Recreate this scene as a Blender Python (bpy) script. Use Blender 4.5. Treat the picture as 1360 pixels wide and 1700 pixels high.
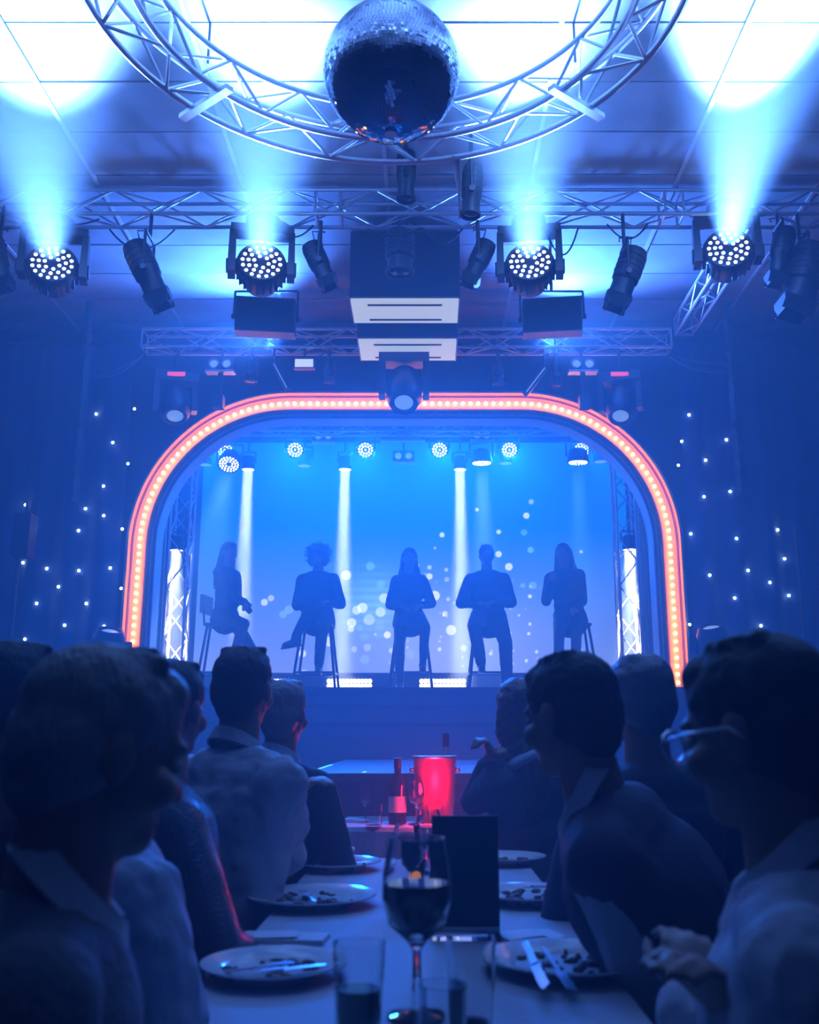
import bpy, math, random
from mathutils import Vector, Matrix, noise
rnd = random.Random(7)
scene = bpy.context.scene
for o in list(bpy.data.objects):
    bpy.data.objects.remove(o)

# ------------------------------------------------------------------ camera, world, exposure
FPX, CX, CY, TILT = 1590.0, 708.0, 850.0, math.radians(13.03)
CAMZ = 1.2
cam_data = bpy.data.cameras.new('camera')
cam_data.sensor_fit = 'HORIZONTAL'
cam_data.sensor_width = 36.0
cam_data.lens = FPX / 1360.0 * 36.0
cam_data.shift_x = -(CX - 680.0) / 1360.0
cam_data.clip_start = 0.05
cam_data.dof.use_dof = True
cam_data.dof.focus_distance = 8.5
cam_data.dof.aperture_fstop = 5.0
cam = bpy.data.objects.new('camera', cam_data)
scene.collection.objects.link(cam)
cam.location = (0, 0, CAMZ)
cam.rotation_euler = (math.pi / 2 + TILT, 0, 0)
scene.camera = cam

world = bpy.data.worlds.new('world')
scene.world = world
world.use_nodes = True
world.node_tree.nodes['Background'].inputs[0].default_value = (0.01, 0.03, 0.12, 1)
world.node_tree.nodes['Background'].inputs[1].default_value = 0.02
# theatrical haze fills the whole room
HAZE_DENSITY, HAZE_G = 0.05, 0.35
hz_node = world.node_tree.nodes.new('ShaderNodeVolumeScatter')
hz_node.inputs['Color'].default_value = (0.60, 0.82, 1.0, 1)
hz_node.inputs['Density'].default_value = HAZE_DENSITY
hz_node.inputs['Anisotropy'].default_value = HAZE_G
world.node_tree.links.new(hz_node.outputs[0], world.node_tree.nodes['World Output'].inputs['Volume'])

vs = scene.view_settings
vs.view_transform = 'Standard'
vs.look = 'None'
vs.gamma = 1.0
vs.use_curve_mapping = False
vs.exposure = 0.0
cy = scene.cycles
cy.max_bounces = 6
cy.diffuse_bounces = 3
cy.glossy_bounces = 3
cy.transmission_bounces = 6
cy.transparent_max_bounces = 8
cy.volume_bounces = 0
cy.caustics_reflective = False
cy.caustics_refractive = False
cy.sample_clamp_indirect = 3.0
cy.blur_glossy = 0.5
cy.use_denoising = True
cy.use_light_tree = True


def P(px, py, Y):
    """world point seen at pixel px,py of the 1360x1700 frame, standing at depth Y"""
    u = (px - CX) / FPX
    v = (CY - py) / FPX
    dh = math.cos(TILT) - v * math.sin(TILT)
    dz = math.sin(TILT) + v * math.cos(TILT)
    k = Y / dh
    return Vector((u * k, Y, CAMZ + dz * k))


def mpp(p):
    """metres per pixel at world point p"""
    return (p[1] * math.cos(TILT) + (p[2] - CAMZ) * math.sin(TILT)) / FPX


V = Vector
UP = V((0, 0, 1))

# ------------------------------------------------------------------ lights shared by the room
BLUE = (0.13, 0.33, 1.0)
DEEP = (0.003, 0.14, 1.0)
ICE = (0.25, 0.45, 1.0)
WHITE = (1.0, 0.97, 0.92)


def spot(name, loc, target, watts, size, color, radius=0.06, blend=0.6):
    l = bpy.data.lights.new(name, 'SPOT')
    l.energy = watts
    l.spot_size = math.radians(size)
    l.spot_blend = blend
    l.color = color
    l.shadow_soft_size = radius
    o = bpy.data.objects.new(name, l)
    scene.collection.objects.link(o)
    o.location = loc
    o.rotation_euler = (V(target) - V(loc)).to_track_quat('-Z', 'Y').to_euler()
    return o


def beam(name, loc, watts, diameter, spread, color):
    """round lamp throwing a nearly parallel beam straight down"""
    l = bpy.data.lights.new(name, 'AREA')
    l.shape = 'DISK'
    l.size = diameter
    l.energy = watts
    l.spread = math.radians(spread)
    l.color = color
    o = bpy.data.objects.new(name, l)
    scene.collection.objects.link(o)
    o.location = loc
    return o


def point(name, loc, watts, color, radius=0.03):
    l = bpy.data.lights.new(name, 'POINT')
    l.energy = watts
    l.color = color
    l.shadow_soft_size = radius
    o = bpy.data.objects.new(name, l)
    scene.collection.objects.link(o)
    o.location = loc
    return o


# ------------------------------------------------------------------ materials
MATS = {}


def mat(key, color, rough=0.6, metal=0.0, noise_amt=0.0, noise_scale=8.0, bump=0.0, bump_scale=60.0,
        emit=None, strength=0.0, trans=0.0, ior=1.45, sheen=0.0, stretch=None, sample=None):
    if key in MATS:
        return MATS[key]
    m = bpy.data.materials.new(key)
    m.use_nodes = True
    nt = m.node_tree
    b = nt.nodes['Principled BSDF']
    b.inputs['Base Color'].default_value = (*color, 1)
    b.inputs['Roughness'].default_value = rough
    b.inputs['Metallic'].default_value = metal
    b.inputs['Transmission Weight'].default_value = trans
    b.inputs['IOR'].default_value = ior
    b.inputs['Sheen Weight'].default_value = sheen
    tc = nt.nodes.new('ShaderNodeTexCoord')
    vec = tc.outputs['Object']
    if stretch:
        mp = nt.nodes.new('ShaderNodeMapping')
        mp.inputs['Scale'].default_value = stretch
        nt.links.new(vec, mp.inputs['Vector'])
        vec = mp.outputs[0]
    if noise_amt:
        n = nt.nodes.new('ShaderNodeTexNoise')
        n.inputs['Scale'].default_value = noise_scale
        n.inputs['Detail'].default_value = 4
        nt.links.new(vec, n.inputs['Vector'])
        mr = nt.nodes.new('ShaderNodeMapRange')
        mr.inputs[1].default_value = 0.3
        mr.inputs[2].default_value = 0.7
        mr.inputs[3].default_value = 1 - noise_amt
        mr.inputs[4].default_value = 1 + noise_amt
        nt.links.new(n.outputs[0], mr.inputs[0])
        mx = nt.nodes.new('ShaderNodeVectorMath')
        mx.operation = 'SCALE'
        mx.inputs[0].default_value = color
        nt.links.new(mr.outputs[0], mx.inputs['Scale'])
        nt.links.new(mx.outputs[0], b.inputs['Base Color'])
    if bump:
        n2 = nt.nodes.new('ShaderNodeTexNoise')
        n2.inputs['Scale'].default_value = bump_scale
        n2.inputs['Detail'].default_value = 3
        nt.links.new(vec, n2.inputs['Vector'])
        bp = nt.nodes.new('ShaderNodeBump')
        bp.inputs['Strength'].default_value = bump
        bp.inputs['Distance'].default_value = 0.01
        nt.links.new(n2.outputs[0], bp.inputs['Height'])
        nt.links.new(bp.outputs[0], b.inputs['Normal'])
    if emit:
        b.inputs['Emission Color'].default_value = (*emit, 1)
        b.inputs['Emission Strength'].default_value = strength
    if sample:
        m.cycles.emission_sampling = sample
    MATS[key] = m
    return m


# ------------------------------------------------------------------ mesh helpers
def frame_z(d, hint=UP):
    """3x3 whose z axis points along d"""
    z = V(d).normalized()
    if abs(z.dot(hint)) > 0.98:
        hint = V((0, 1, 0))
    x = hint.cross(z).normalized()
    y = z.cross(x)
    return Matrix((x, y, z)).transposed()


class MB:
    def __init__(self):
        self.v = []
        self.f = []

    def add(self, vs, fs):
        n = len(self.v)
        self.v += [V(a) for a in vs]
        self.f += [tuple(i + n for i in f) for f in fs]
        return self

    def box(self, c, s, R=None, taper=1.0):
        c = V(c)
        pts = []
        for z in (-1, 1):
            k = taper if z > 0 else 1.0
            for (x, y) in ((-1, -1), (1, -1), (1, 1), (-1, 1)):
                p = V((x * s[0] / 2 * k, y * s[1] / 2 * k, z * s[2] / 2))
                pts.append(c + (R @ p if R else p))
        return self.add(pts, [(3, 2, 1, 0), (4, 5, 6, 7), (0, 1, 5, 4), (1, 2, 6, 5), (2, 3, 7, 6), (3, 0, 4, 7)])

    def lathe(self, prof, n=16, o=(0, 0, 0), R=None, close=True):
        o = V(o)
        pts, fs = [], []
        for (r, z) in prof:
            for i in range(n):
                a = 2 * math.pi * i / n
                p = V((r * math.cos(a), r * math.sin(a), z))
                pts.append(o + (R @ p if R else p))
        for k in range(len(prof) - 1):
            for i in range(n):
                j = (i + 1) % n
                fs.append((k * n + i, k * n + j, (k + 1) * n + j, (k + 1) * n + i))
        if close:
            fs.append(tuple(range(n - 1, -1, -1)))
            fs.append(tuple((len(prof) - 1) * n + i for i in range(n)))
        return self.add(pts, fs)

    def cyl(self, p0, p1, r0, r1=None, n=12, close=True):
        p0, p1 = V(p0), V(p1)
        r1 = r0 if r1 is None else r1
        d = p1 - p0
        return self.lathe([(r0, 0), (r1, d.length)], n, p0, frame_z(d), close)

    def cap(self, p0, p1, r0, r1=None, n=12):
        p0, p1 = V(p0), V(p1)
        r1 = r0 if r1 is None else r1
        d = p1 - p0
        L = max(d.length, 1e-5)
        prof = [(r0 * math.cos(a), r0 * math.sin(a)) for a in (-1.45, -1.1, -0.7, -0.35)]
        prof += [(r0, 0), (r1, L)]
        prof += [(r1 * math.cos(a), L + r1 * math.sin(a)) for a in (0.35, 0.7, 1.1, 1.45)]
        return self.lathe(prof, n, p0, frame_z(d) if d.length > 1e-5 else None)

    def ell(self, c, r, R=None, n=16, m=10):
        c = V(c)
        prof = []
        pts, fs = [], []
        for k in range(1, m):
            th = math.pi * k / m
            for i in range(n):
                a = 2 * math.pi * i / n
                p = V((r[0] * math.sin(th) * math.cos(a), r[1] * math.sin(th) * math.sin(a), -r[2] * math.cos(th)))
                pts.append(c + (R @ p if R else p))
        for k in range(m - 2):
            for i in range(n):
                j = (i + 1) % n
                fs.append((k * n + i, k * n + j, (k + 1) * n + j, (k + 1) * n + i))
        b = len(pts)
        for s in (-1, 1):
            p = V((0, 0, s * r[2]))
            pts.append(c + (R @ p if R else p))
        for i in range(n):
            j = (i + 1) % n
            fs.append((b, j, i))
            fs.append((b + 1, (m - 2) * n + i, (m - 2) * n + j))
        return self.add(pts, fs)

    def tube(self, path, r, n=6, closed=False, rr=None):
        path = [V(p) for p in path]
        m = len(path)
        pts, fs = [], []
        ref = None
        for k, p in enumerate(path):
            a = path[(k - 1) % m] if (closed or k > 0) else p
            b = path[(k + 1) % m] if (closed or k < m - 1) else p
            t = (b - a).normalized()
            if ref is None:
                ref = t.orthogonal().normalized()
            ref = (ref - t * ref.dot(t)).normalized()
            s = t.cross(ref)
            rad = rr[k] if rr else r
            for i in range(n):
                an = 2 * math.pi * i / n
                pts.append(p + (ref * math.cos(an) + s * math.sin(an)) * rad)
        for k in range(m if closed else m - 1):
            k2 = (k + 1) % m
            for i in range(n):
                j = (i + 1) % n
                fs.append((k * n + i, k * n + j, k2 * n + j, k2 * n + i))
        if not closed:
            fs.append(tuple(range(n - 1, -1, -1)))
            fs.append(tuple((m - 1) * n + i for i in range(n)))
        return self.add(pts, fs)

    def sweep(self, path, normals, sect, closed=False):
        """sect: list of (n_off, y_off); placed along path with in-plane normals, y is the room depth"""
        m, n = len(path), len(sect)
        pts, fs = [], []
        for p, nn in zip(path, normals):
            for (a, b) in sect:
                pts.append(V(p) + V(nn) * a + V((0, b, 0)))
        for k in range(m if closed else m - 1):
            k2 = (k + 1) % m
            for i in range(n):
                j = (i + 1) % n
                fs.append((k * n + i, k * n + j, k2 * n + j, k2 * n + i))
        if not closed:
            fs.append(tuple(range(n - 1, -1, -1)))
            fs.append(tuple((m - 1) * n + i for i in range(n)))
        return self.add(pts, fs)

    def xf(self, M):
        self.v = [M @ p for p in self.v]
        return self

    def mesh(self, name, material, smooth=False):
        me = bpy.data.meshes.new(name)
        me.from_pydata([tuple(p) for p in self.v], [], self.f)
        me.update()
        if material:
            me.materials.append(material)
        if smooth:
            me.polygons.foreach_set('use_smooth', [True] * len(me.polygons))
            if smooth is not True:
                try:
                    me.set_sharp_from_angle(angle=math.radians(smooth))
                except Exception:
                    pass
        return me

    def build(self, name, material, parent=None, smooth=False):
        return link(name, self.mesh(name, material, smooth), parent)


def link(name, me, parent=None, loc=None, M=None):
    o = bpy.data.objects.new(name, me)
    scene.collection.objects.link(o)
    if parent is not None:
        o.parent = parent
    if loc is not None:
        o.location = loc
    if M is not None:
        o.matrix_local = M
    return o


def tag(o, label=None, cat=None, group=None, kind=None):
    if label:
        o['label'] = label
    if cat:
        o['category'] = cat
    if group:
        o['group'] = group
    if kind:
        o['kind'] = kind
    return o


def thing(name, loc, label, cat, group=None, kind=None):
    o = bpy.data.objects.new(name, None)
    o.empty_display_size = 0.1
    scene.collection.objects.link(o)
    o.location = loc
    return tag(o, label, cat, group, kind)


UNIT = {}


def bar(name, p0, p1, r, material, parent=None, n=6):
    """straight round bar; all bars of a material share one mesh"""
    k = (material.name, n)
    if k not in UNIT:
        UNIT[k] = MB().cyl((0, 0, 0), (0, 0, 1), 1, n=n).mesh('bar', material, 40)
    p0, p1 = V(p0), V(p1)
    d = p1 - p0
    M = Matrix.Translation(p0) @ frame_z(d).to_4x4() @ Matrix.Diagonal((r, r, d.length, 1))
    return link(name, UNIT[k], parent, M=M)


PENDING = []


def blob(name, mb, material, parent, voxel, smooth=4, disp=0.0, dsize=0.06, dtex='CLOUDS'):
    """closed overlapping volumes melted into one continuous skin (resolved at the end of the script)"""
    o = mb.build(name, material, parent)
    r = o.modifiers.new('melt', 'REMESH')
    r.mode = 'VOXEL'
    r.voxel_size = voxel
    if smooth:
        s = o.modifiers.new('soft', 'SMOOTH')
        s.factor = 0.5
        s.iterations = smooth
    if disp:
        t = bpy.data.textures.new('folds', dtex)
        t.noise_scale = dsize
        d = o.modifiers.new('folds', 'DISPLACE')
        d.texture = t
        d.strength = disp
        d.mid_level = 0.5
        d.texture_coords = 'GLOBAL'
    PENDING.append((o, material))
    return o


def resolve_blobs():
    bpy.context.view_layer.update()
    dg = bpy.context.evaluated_depsgraph_get()
    new = []
    for o, m in PENDING:
        me = bpy.data.meshes.new_from_object(o.evaluated_get(dg))
        new.append((o, me, m))
    for o, me, m in new:
        old = o.data
        o.modifiers.clear()
        o.data = me
        me.name = o.name
        me.materials.clear()
        me.materials.append(m)
        me.polygons.foreach_set('use_smooth', [True] * len(me.polygons))
        bpy.data.meshes.remove(old)


# palette
M_ALU = mat('brushed aluminium', (0.78, 0.80, 0.84), 0.38, 0.55)
M_BLACK = mat('black painted metal', (0.012, 0.013, 0.016), 0.45, 0.0, bump=0.15)
M_BLACKP = mat('black plastic', (0.01, 0.011, 0.014), 0.35)
M_DARK = mat('dark grey metal', (0.04, 0.042, 0.05), 0.4, 0.5)
M_CABLE = mat('black rubber cable', (0.01, 0.01, 0.012), 0.6)
M_LED = mat('lit LED lens', (0.8, 0.85, 0.9), 0.3, emit=(0.75, 0.88, 1.0), strength=9, sample='NONE')
M_LEDB = mat('lit blue LED lens', (0.8, 0.85, 0.9), 0.3, emit=(0.6, 0.8, 1.0), strength=5, sample='NONE')
M_LENS = mat('pale glass lens with added glow', (0.45, 0.6, 0.75), 0.15, emit=(0.25, 0.5, 0.9), strength=0.6, sample='NONE')  # faint glow put into the glass, also where the lamp is unlit
M_GLASSDARK = mat('dark glass lens', (0.02, 0.03, 0.05), 0.05)

# ================================================================== THE SETTING
CEIL, XL, XR, YB, YF = 5.2, -5.2, 5.0, -2.5, 13.0
STAGE_Z, STAGE_Y = 1.62, 9.0
M_FLOOR = mat('dark carpet', (0.02, 0.022, 0.03), 0.9, noise_amt=0.3, bump=0.4, bump_scale=200)
M_WALL = mat('dark painted wall', (0.03, 0.035, 0.05), 0.8, noise_amt=0.2, bump=0.2)
M_CEIL = mat('painted ceiling board', (0.50, 0.52, 0.56), 0.7, noise_amt=0.18, noise_scale=2.2, bump=0.15, bump_scale=30)
M_CEILB = mat('ceiling void', (0.10, 0.11, 0.13), 0.9)
M_STRIP = mat('white ceiling strip', (0.8, 0.82, 0.85), 0.45)
M_STAGEF = mat('dark stage facing', (0.045, 0.05, 0.07), 0.6, noise_amt=0.15, bump=0.1)
M_STAGETOP = mat('black stage floor', (0.03, 0.032, 0.04), 0.35, noise_amt=0.2)


def struct(name, mb, m, smooth=False):
    return tag(mb.build(name, m, None, smooth), kind='structure')


struct('floor', MB().box((0, 5, -0.05), (10.6, 16, 0.1)), M_FLOOR)
struct('wall_left', MB().box((XL - 0.05, 5.2, 2.6), (0.1, 15.6, 5.2)), M_WALL)
struct('wall_right', MB().box((XR + 0.05, 5.2, 2.6), (0.1, 15.6, 5.2)), M_WALL)
struct('wall_rear', MB().box((0, YB - 0.05, 2.6), (10.4, 0.1, 5.2)), M_WALL)
struct('wall_back', MB().box((0, YF + 0.05, 2.6), (10.4, 0.1, 5.2)), M_WALL)
ceiling = struct('ceiling', MB().box((0, 5.2, CEIL + 0.06), (10.4, 15.6, 0.1)), M_CEILB)
gx, gy = 1.075, 0.515
x0 = -2.446 - 3 * gx
y0 = 4.743 - 3 * gy
panel = MB().box((0, 0, 0), (gx - 0.012, gy - 0.014, 0.03), None, 1.0).mesh('ceiling_panel', M_CEIL)
for i in range(10):
    for j in range(12):
        a, b = x0 + i * gx, y0 + j * gy
        if a + gx > XR + 0.2:
            continue
        z = CEIL + 0.008 + rnd.uniform(-0.004, 0.004)
        M = Matrix.Translation((a + gx / 2, b + gy / 2, z)) @ Matrix.Rotation(rnd.uniform(-0.004, 0.004), 4, 'X') @ Matrix.Rotation(rnd.uniform(-0.003, 0.003), 4, 'Y')
        link('ceiling_panel', panel, ceiling, M=M)
for i in range(1, 10):
    a = x0 + i * gx
    if a < XR:
        MB().box((a, y0 + 6 * gy, CEIL - 0.012), (0.028, 12 * gy, 0.01)).build('ceiling_strip', M_STRIP, ceiling)
# long plain stretch of ceiling behind the camera
MB().box((0, (YB + y0) / 2, CEIL + 0.005), (10.4, y0 - YB, 0.03)).build('ceiling_board', M_CEIL, ceiling)

# stage
struct('floor_stage', MB().box((-0.1, (STAGE_Y + YF) / 2, STAGE_Z - 0.03), (10.2, YF - STAGE_Y, 0.06)), M_STAGETOP)
sf = struct('wall_stage_front', MB().box((-0.1, STAGE_Y + 0.03, (STAGE_Z - 0.06) / 2), (10.2, 0.06, STAGE_Z - 0.06)), M_STAGEF)
for py in (1170, 1200):
    q = P(680, py, STAGE_Y)
    MB().box((-0.1, STAGE_Y - 0.012, q.z), (7.0, 0.03, 0.018)).build('ledge_batten', M_DARK, sf)
MB().box((-0.1, STAGE_Y - 0.01, STAGE_Z - 0.03), (7.0, 0.03, 0.05)).build('stage_nosing', M_BLACK, sf)

# arch path (in the plane y = STAGE_Y)
AXC, AHW, ATOP, AR = -0.205, 2.52, 4.36, 1.40
apath, anorm = [], []
for k in range(15):
    z = STAGE_Z + (ATOP - AR - STAGE_Z) * k / 15
    apath.append(V((AXC - AHW, STAGE_Y, z))); anorm.append(V((-1, 0, 0)))
for k in range(33):
    a = math.pi - math.pi / 2 * k / 32
    n = V((math.cos(a), 0, math.sin(a)))
    apath.append(V((AXC - AHW + AR, STAGE_Y, ATOP - AR)) + n * AR); anorm.append(n)
for k in range(1, 16):
    x = AXC - AHW + AR + (2 * AHW - 2 * AR) * k / 16
    apath.append(V((x, STAGE_Y, ATOP))); anorm.append(V((0, 0, 1)))
for k in range(33):
    a = math.pi / 2 - math.pi / 2 * k / 32
    n = V((math.cos(a), 0, math.sin(a)))
    apath.append(V((AXC + AHW - AR, STAGE_Y, ATOP - AR)) + n * AR); anorm.append(n)
for k in range(1, 16):
    z = ATOP - AR - (ATOP - AR - STAGE_Z) * k / 15
    apath.append(V((AXC + AHW, STAGE_Y, z))); anorm.append(V((1, 0, 0)))

# proscenium wall with the rounded opening
pts, fs = [], []
m = len(apath)
for layer, dy in ((0, 0.06), (1, 0.22)):
    for p, n in zip(apath, anorm):
        a = p + n * 0.05 + V((0, dy, 0))
        t = 1e9
        if n.x < -1e-6: t = min(t, (XL - a.x) / n.x)
        if n.x > 1e-6: t = min(t, (XR - a.x) / n.x)
        if n.z > 1e-6: t = min(t, (CEIL - a.z) / n.z)
        pts += [a, a + n * t]
for layer in (0, 1):
    b = layer * 2 * m
    for k in range(m - 1):
        q = (b + 2 * k, b + 2 * k + 1, b + 2 * k + 3, b + 2 * k + 2)
        fs.append(q if layer else q[::-1])
for k in range(m - 1):
    fs.append((2 * k, 2 * k + 2, 2 * m + 2 * k + 2, 2 * m + 2 * k))
M_PRO = mat('black velour', (0.012, 0.014, 0.022), 0.95, bump=0.2, bump_scale=150)
struct('wall_proscenium', MB().add(pts, fs), M_PRO)

# marquee arch
M_CHAN = mat('red enamel channel', (0.95, 0.46, 0.02), 0.45)
M_LIP = mat('orange enamel lip', (0.95, 0.46, 0.03), 0.4)
M_MOLD = mat('lilac grey moulding', (0.42, 0.40, 0.55), 0.4)
M_MOLD2 = mat('pale moulding', (0.85, 0.83, 0.88), 0.35)
M_BULB = mat('lit amber bulb', (1, 0.8, 0.5), 0.3, emit=(1.0, 0.52, 0.12), strength=16)
arch = thing('marquee_arch', (AXC, STAGE_Y, STAGE_Z), 'rounded red and orange marquee arch with bulbs framing the stage', 'arch')
ap = [p - V((AXC, STAGE_Y, STAGE_Z)) for p in apath]
Y0 = -0.14


def band(name, m_, n0, n1, y0_, y1_):
    return MB().sweep(ap, anorm, [(n0, y0_), (n1, y0_), (n1, y1_), (n0, y1_)]).build(name, m_, arch, 30)


band('channel_back', M_CHAN, -0.085, 0.085, -0.05, 0.05)
band('channel_lip', M_LIP, 0.085, 0.098, Y0, 0.05)
band('channel_lip', M_LIP, -0.098, -0.085, Y0, 0.05)
band('channel_rib', M_LIP, 0.056, 0.062, -0.066, -0.05)
band('channel_rib', M_LIP, -0.062, -0.056, -0.066, -0.05)
band('outer_moulding', M_MOLD, 0.098, 0.135, -0.06, 0.05)
band('inner_moulding', M_MOLD, -0.118, -0.098, -0.06, 0.07)
band('inner_moulding', M_MOLD2, -0.126, -0.118, -0.10, 0.07)
band('inner_moulding', M_MOLD, -0.146, -0.126, -0.02, 0.12)
band('inner_moulding', M_MOLD2, -0.156, -0.146, -0.06, 0.16)
# bulbs, evenly spaced along the path
cum = [0.0]
for k in range(1, m):
    cum.append(cum[-1] + (ap[k] - ap[k - 1]).length)
bulb = MB().ell((0, 0, 0), (0.017, 0.022, 0.017), n=8, m=6).mesh('light_bulb', M_BULB, True)
nb = 124
for i in range(nb):
    s = cum[-1] * (i + 0.5) / nb
    k = max(j for j in range(m) if cum[j] <= s)
    k = min(k, m - 2)
    t = (s - cum[k]) / (cum[k + 1] - cum[k])
    link('light_bulb', bulb, arch, loc=ap[k].lerp(ap[k + 1], t) + V((0, -0.075, 0)))

# star curtains
M_CURT = mat('midnight velour', (0.010, 0.028, 0.10), 0.95, sheen=0.3, bump=0.25, bump_scale=120)
M_STAR = mat('lit star LED', (1, 1, 1), 0.3, emit=(0.45, 0.75, 1.0), strength=30, sample='NONE')
star_me = MB().ell((0, 0, 0), (0.013, 0.012, 0.013), n=8, m=6).mesh('star_light', M_STAR, True)
SL = [(578,163),(827,145),(694,351),(784,478),(642,623),(145,726),(511,747),(222,851),(642,802),(472,884),(748,879),(137,1086),
      (277,1119),(470,1130),(671,1117),(358,1235),(745,1246),(224,1337),(529,1338),(393,1470),(634,1476),(163,1560)]
SR = [(461,178),(419,337),(689,332),(562,458),(393,490),(548,685),(712,650),(476,906),(748,940),(1009,883),(1061,1056),(822,1135),
      (583,1166),(951,1211),(1088,1283),(744,1302),(465,1466),(908,1472),(669,1510),(1077,1597)]


def curtain(label, xa, xb, stars, px0, Yc=8.80):
    root = thing('star_curtain', ((xa + xb) / 2, Yc, 0.0), label, 'curtain')
    nx, nz = 110, 10
    pts, fs = [], []
    for side in (0, 0.012):
        for i in range(nx + 1):
            x = xa + (xb - xa) * i / nx
            w = 0.035 * math.sin(x * 21) + 0.018 * math.sin(x * 9.3 + 1)
            for j in range(nz + 1):
                z = 0.02 + (CEIL - 0.3) * j / nz
                pts.append(V((x - root.location.x, w * (1.15 - 0.3 * j / nz) + side, z)))
    L = (nx + 1) * (nz + 1)
    for i in range(nx):
        for j in range(nz):
            a = i * (nz + 1) + j
            fs.append((a, a + nz + 1, a + nz + 2, a + 1))
            fs.append((L + a + 1, L + a + nz + 2, L + a + nz + 1, L + a))
    MB().add(pts, fs).build('drape', M_CURT, root, True)
    for (a, b) in stars:
        q = P(px0 + a * 0.2705, 640 + b * 0.2705, Yc - 0.03)
        w = 0.035 * math.sin(q.x * 21) + 0.018 * math.sin(q.x * 9.3 + 1)
        link('star_light', star_me, root, loc=(q.x - root.location.x, w * 1.02 - 0.016, q.z))
    bar('curtain_rail', (xa - root.location.x, 0.02, CEIL - 0.24), (xb - root.location.x, 0.02, CEIL - 0.24), 0.02, M_BLACK, root)
    return root


curtain('dark blue star curtain left of the marquee arch, dotted with tiny lights', XL + 0.05, AXC - AHW - 0.14, SL, 0)
curtain('dark blue star curtain right of the marquee arch, dotted with tiny lights', AXC + AHW + 0.14, XR - 0.05, SR, 1020)

# catwalk in front of the stage with luminous tape marks
M_TAPE = mat('luminous green tape', (0.2, 0.8, 0.45), 0.5, emit=(0.12, 0.75, 0.42), strength=1.0, sample='NONE')
cw = thing('catwalk', (-0.08, 7.3, 0), 'low dark runway jutting from the stage with green glowing tape edges', 'platform')
MB().box((0, 0, 0.955), (1.26, 3.3, 0.05)).build('deck', M_STAGETOP, cw)
MB().box((0, 0.0, 0.46), (1.20, 3.2, 0.92)).build('skirt', M_STAGEF, cw)
for (c, s) in (((-0.60, -0.9, 0.983), (0.02, 1.4, 0.003)), ((-0.28, -1.55, 0.983), (0.018, 0.18, 0.003)),
               ((0.60, 1.2, 0.983), (0.02, 0.5, 0.003)), ((0.36, -1.5, 0.983), (0.018, 0.12, 0.003)),
               ((0.41, -1.642, 0.983), (0.08, 0.016, 0.003)), ((0.36, -1.652, 0.93), (0.018, 0.004, 0.06))):
    MB().box(c, s).build('tape_mark', M_TAPE, cw)

# video screen at the back of the stage
SYY = 12.6
sa, sb = P(320, 1117, SYY), P(1034, 735, SYY)
scr = thing('video_screen', ((sa.x + sb.x) / 2, SYY, STAGE_Z), 'large video screen behind the singers showing blue bokeh dots', 'screen')
disc = [(439,1000,5.5,.8,0),(450,993,5,.6,0),(602,1009,8,.8,0),(592,1013,7,.7,0),(584,1034,7.5,.8,0),(583,1044,5,.7,0),(632,1016,8,.6,0),
        (613,1029,9,.4,0),(546,1065,8,.8,0),(502,1085,6,.9,0),(643,1054,5.5,1,0),(615,940,7,.4,1),(575,955,8,.9,0),(638,993,8,.6,0),
        (470,1020,6,.4,1),(480,1012,7,.4,1),(505,1118,6,.5,0),(734,888,4,1,0),(722,910,2,.6,0),(828,883,3.5,1,0),(828,920,5,1,0),
        (845,941,6,1,0),(870,884,5,.4,1),(881,913,5,.6,1),(722,989,8,1,0),(739,1019,4.5,.7,0),(749,1046,8,.9,0),(704,1095,6,.7,0),
        (880,990,3,1,0),(874,856,5,1,0),(882,833,4,.5,0),(792,846,3,1,0),(713,957,5,1,0),(885,972,6,.4,1),(868,972,4,.4,1),(770,1076,5,.5,0),
        (878,1052,2.5,.9,0),(891,1082,2.5,.8,0),(880,1036,2.5,.8,0),(874,1097,2.5,.9,0),(815,1085,2.5,.9,0),(744,995,3,.6,0),(730,1078,3,.8,0),
        (713,942,3.5,.6,0),(741,946,3,.6,0),(742,962,4,.4,0),(965,916,2.5,.7,0),(965,1080,2.5,.6,0),(650,1080,4,.6,0),(610,1075,6,.3,0),(588,1078,5,.35,0)]
for _ in range(70):
    disc.append((rnd.gauss(800, 65), rnd.uniform(930, 1110), rnd.uniform(0.9, 2.0), rnd.uniform(.3, .9), 0))
for _ in range(14):
    disc.append((rnd.gauss(620, 40), rnd.uniform(970, 1100), rnd.uniform(5, 9), rnd.uniform(.1, .3), 1))
nx, nz = 480, 270
pts, fs, cols = [], [], []
D2 = []
for (a, b, r, br, c) in disc:
    q = P(a, b, SYY)
    D2.append((q.x, q.z, r * mpp(q), br, c))
glow = P(620, 1000, SYY)
glow2 = P(745, 1060, SYY)
for i in range(nx + 1):
    x = sa.x + (sb.x - sa.x) * i / nx
    for j in range(nz + 1):
        z = sa.z + (sb.z - sa.z) * j / nz
        pts.append(V((x - scr.location.x, 0, z - STAGE_Z)))
        t = j / nz
        k = max(0.0, 1 - t / 0.62) ** 1.2
        n = noise.noise(V((x * 0.7, z * 0.9, 3.1))) * 0.12 + 1
        col = [0.003 + 0.20 * k, 0.17 + 0.16 * k, 0.72 + 0.05 * k]
        g = math.exp(-(((x - glow.x) / 0.42) ** 2 + ((z - glow.z) / 0.4) ** 2))
        st = 0.75 + 0.25 * math.sin(z * 60)
        col[0] += 0.10 * g * st; col[1] += 0.34 * g * st; col[2] += 0.12 * g
        g = math.exp(-(((x - glow2.x) / 0.9) ** 2 + ((z - glow2.z) / 0.6) ** 2))
        col[0] += 0.16 * g; col[1] += 0.16 * g; col[2] += 0.12 * g
        cols.append([c_ * n for c_ in col])
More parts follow.
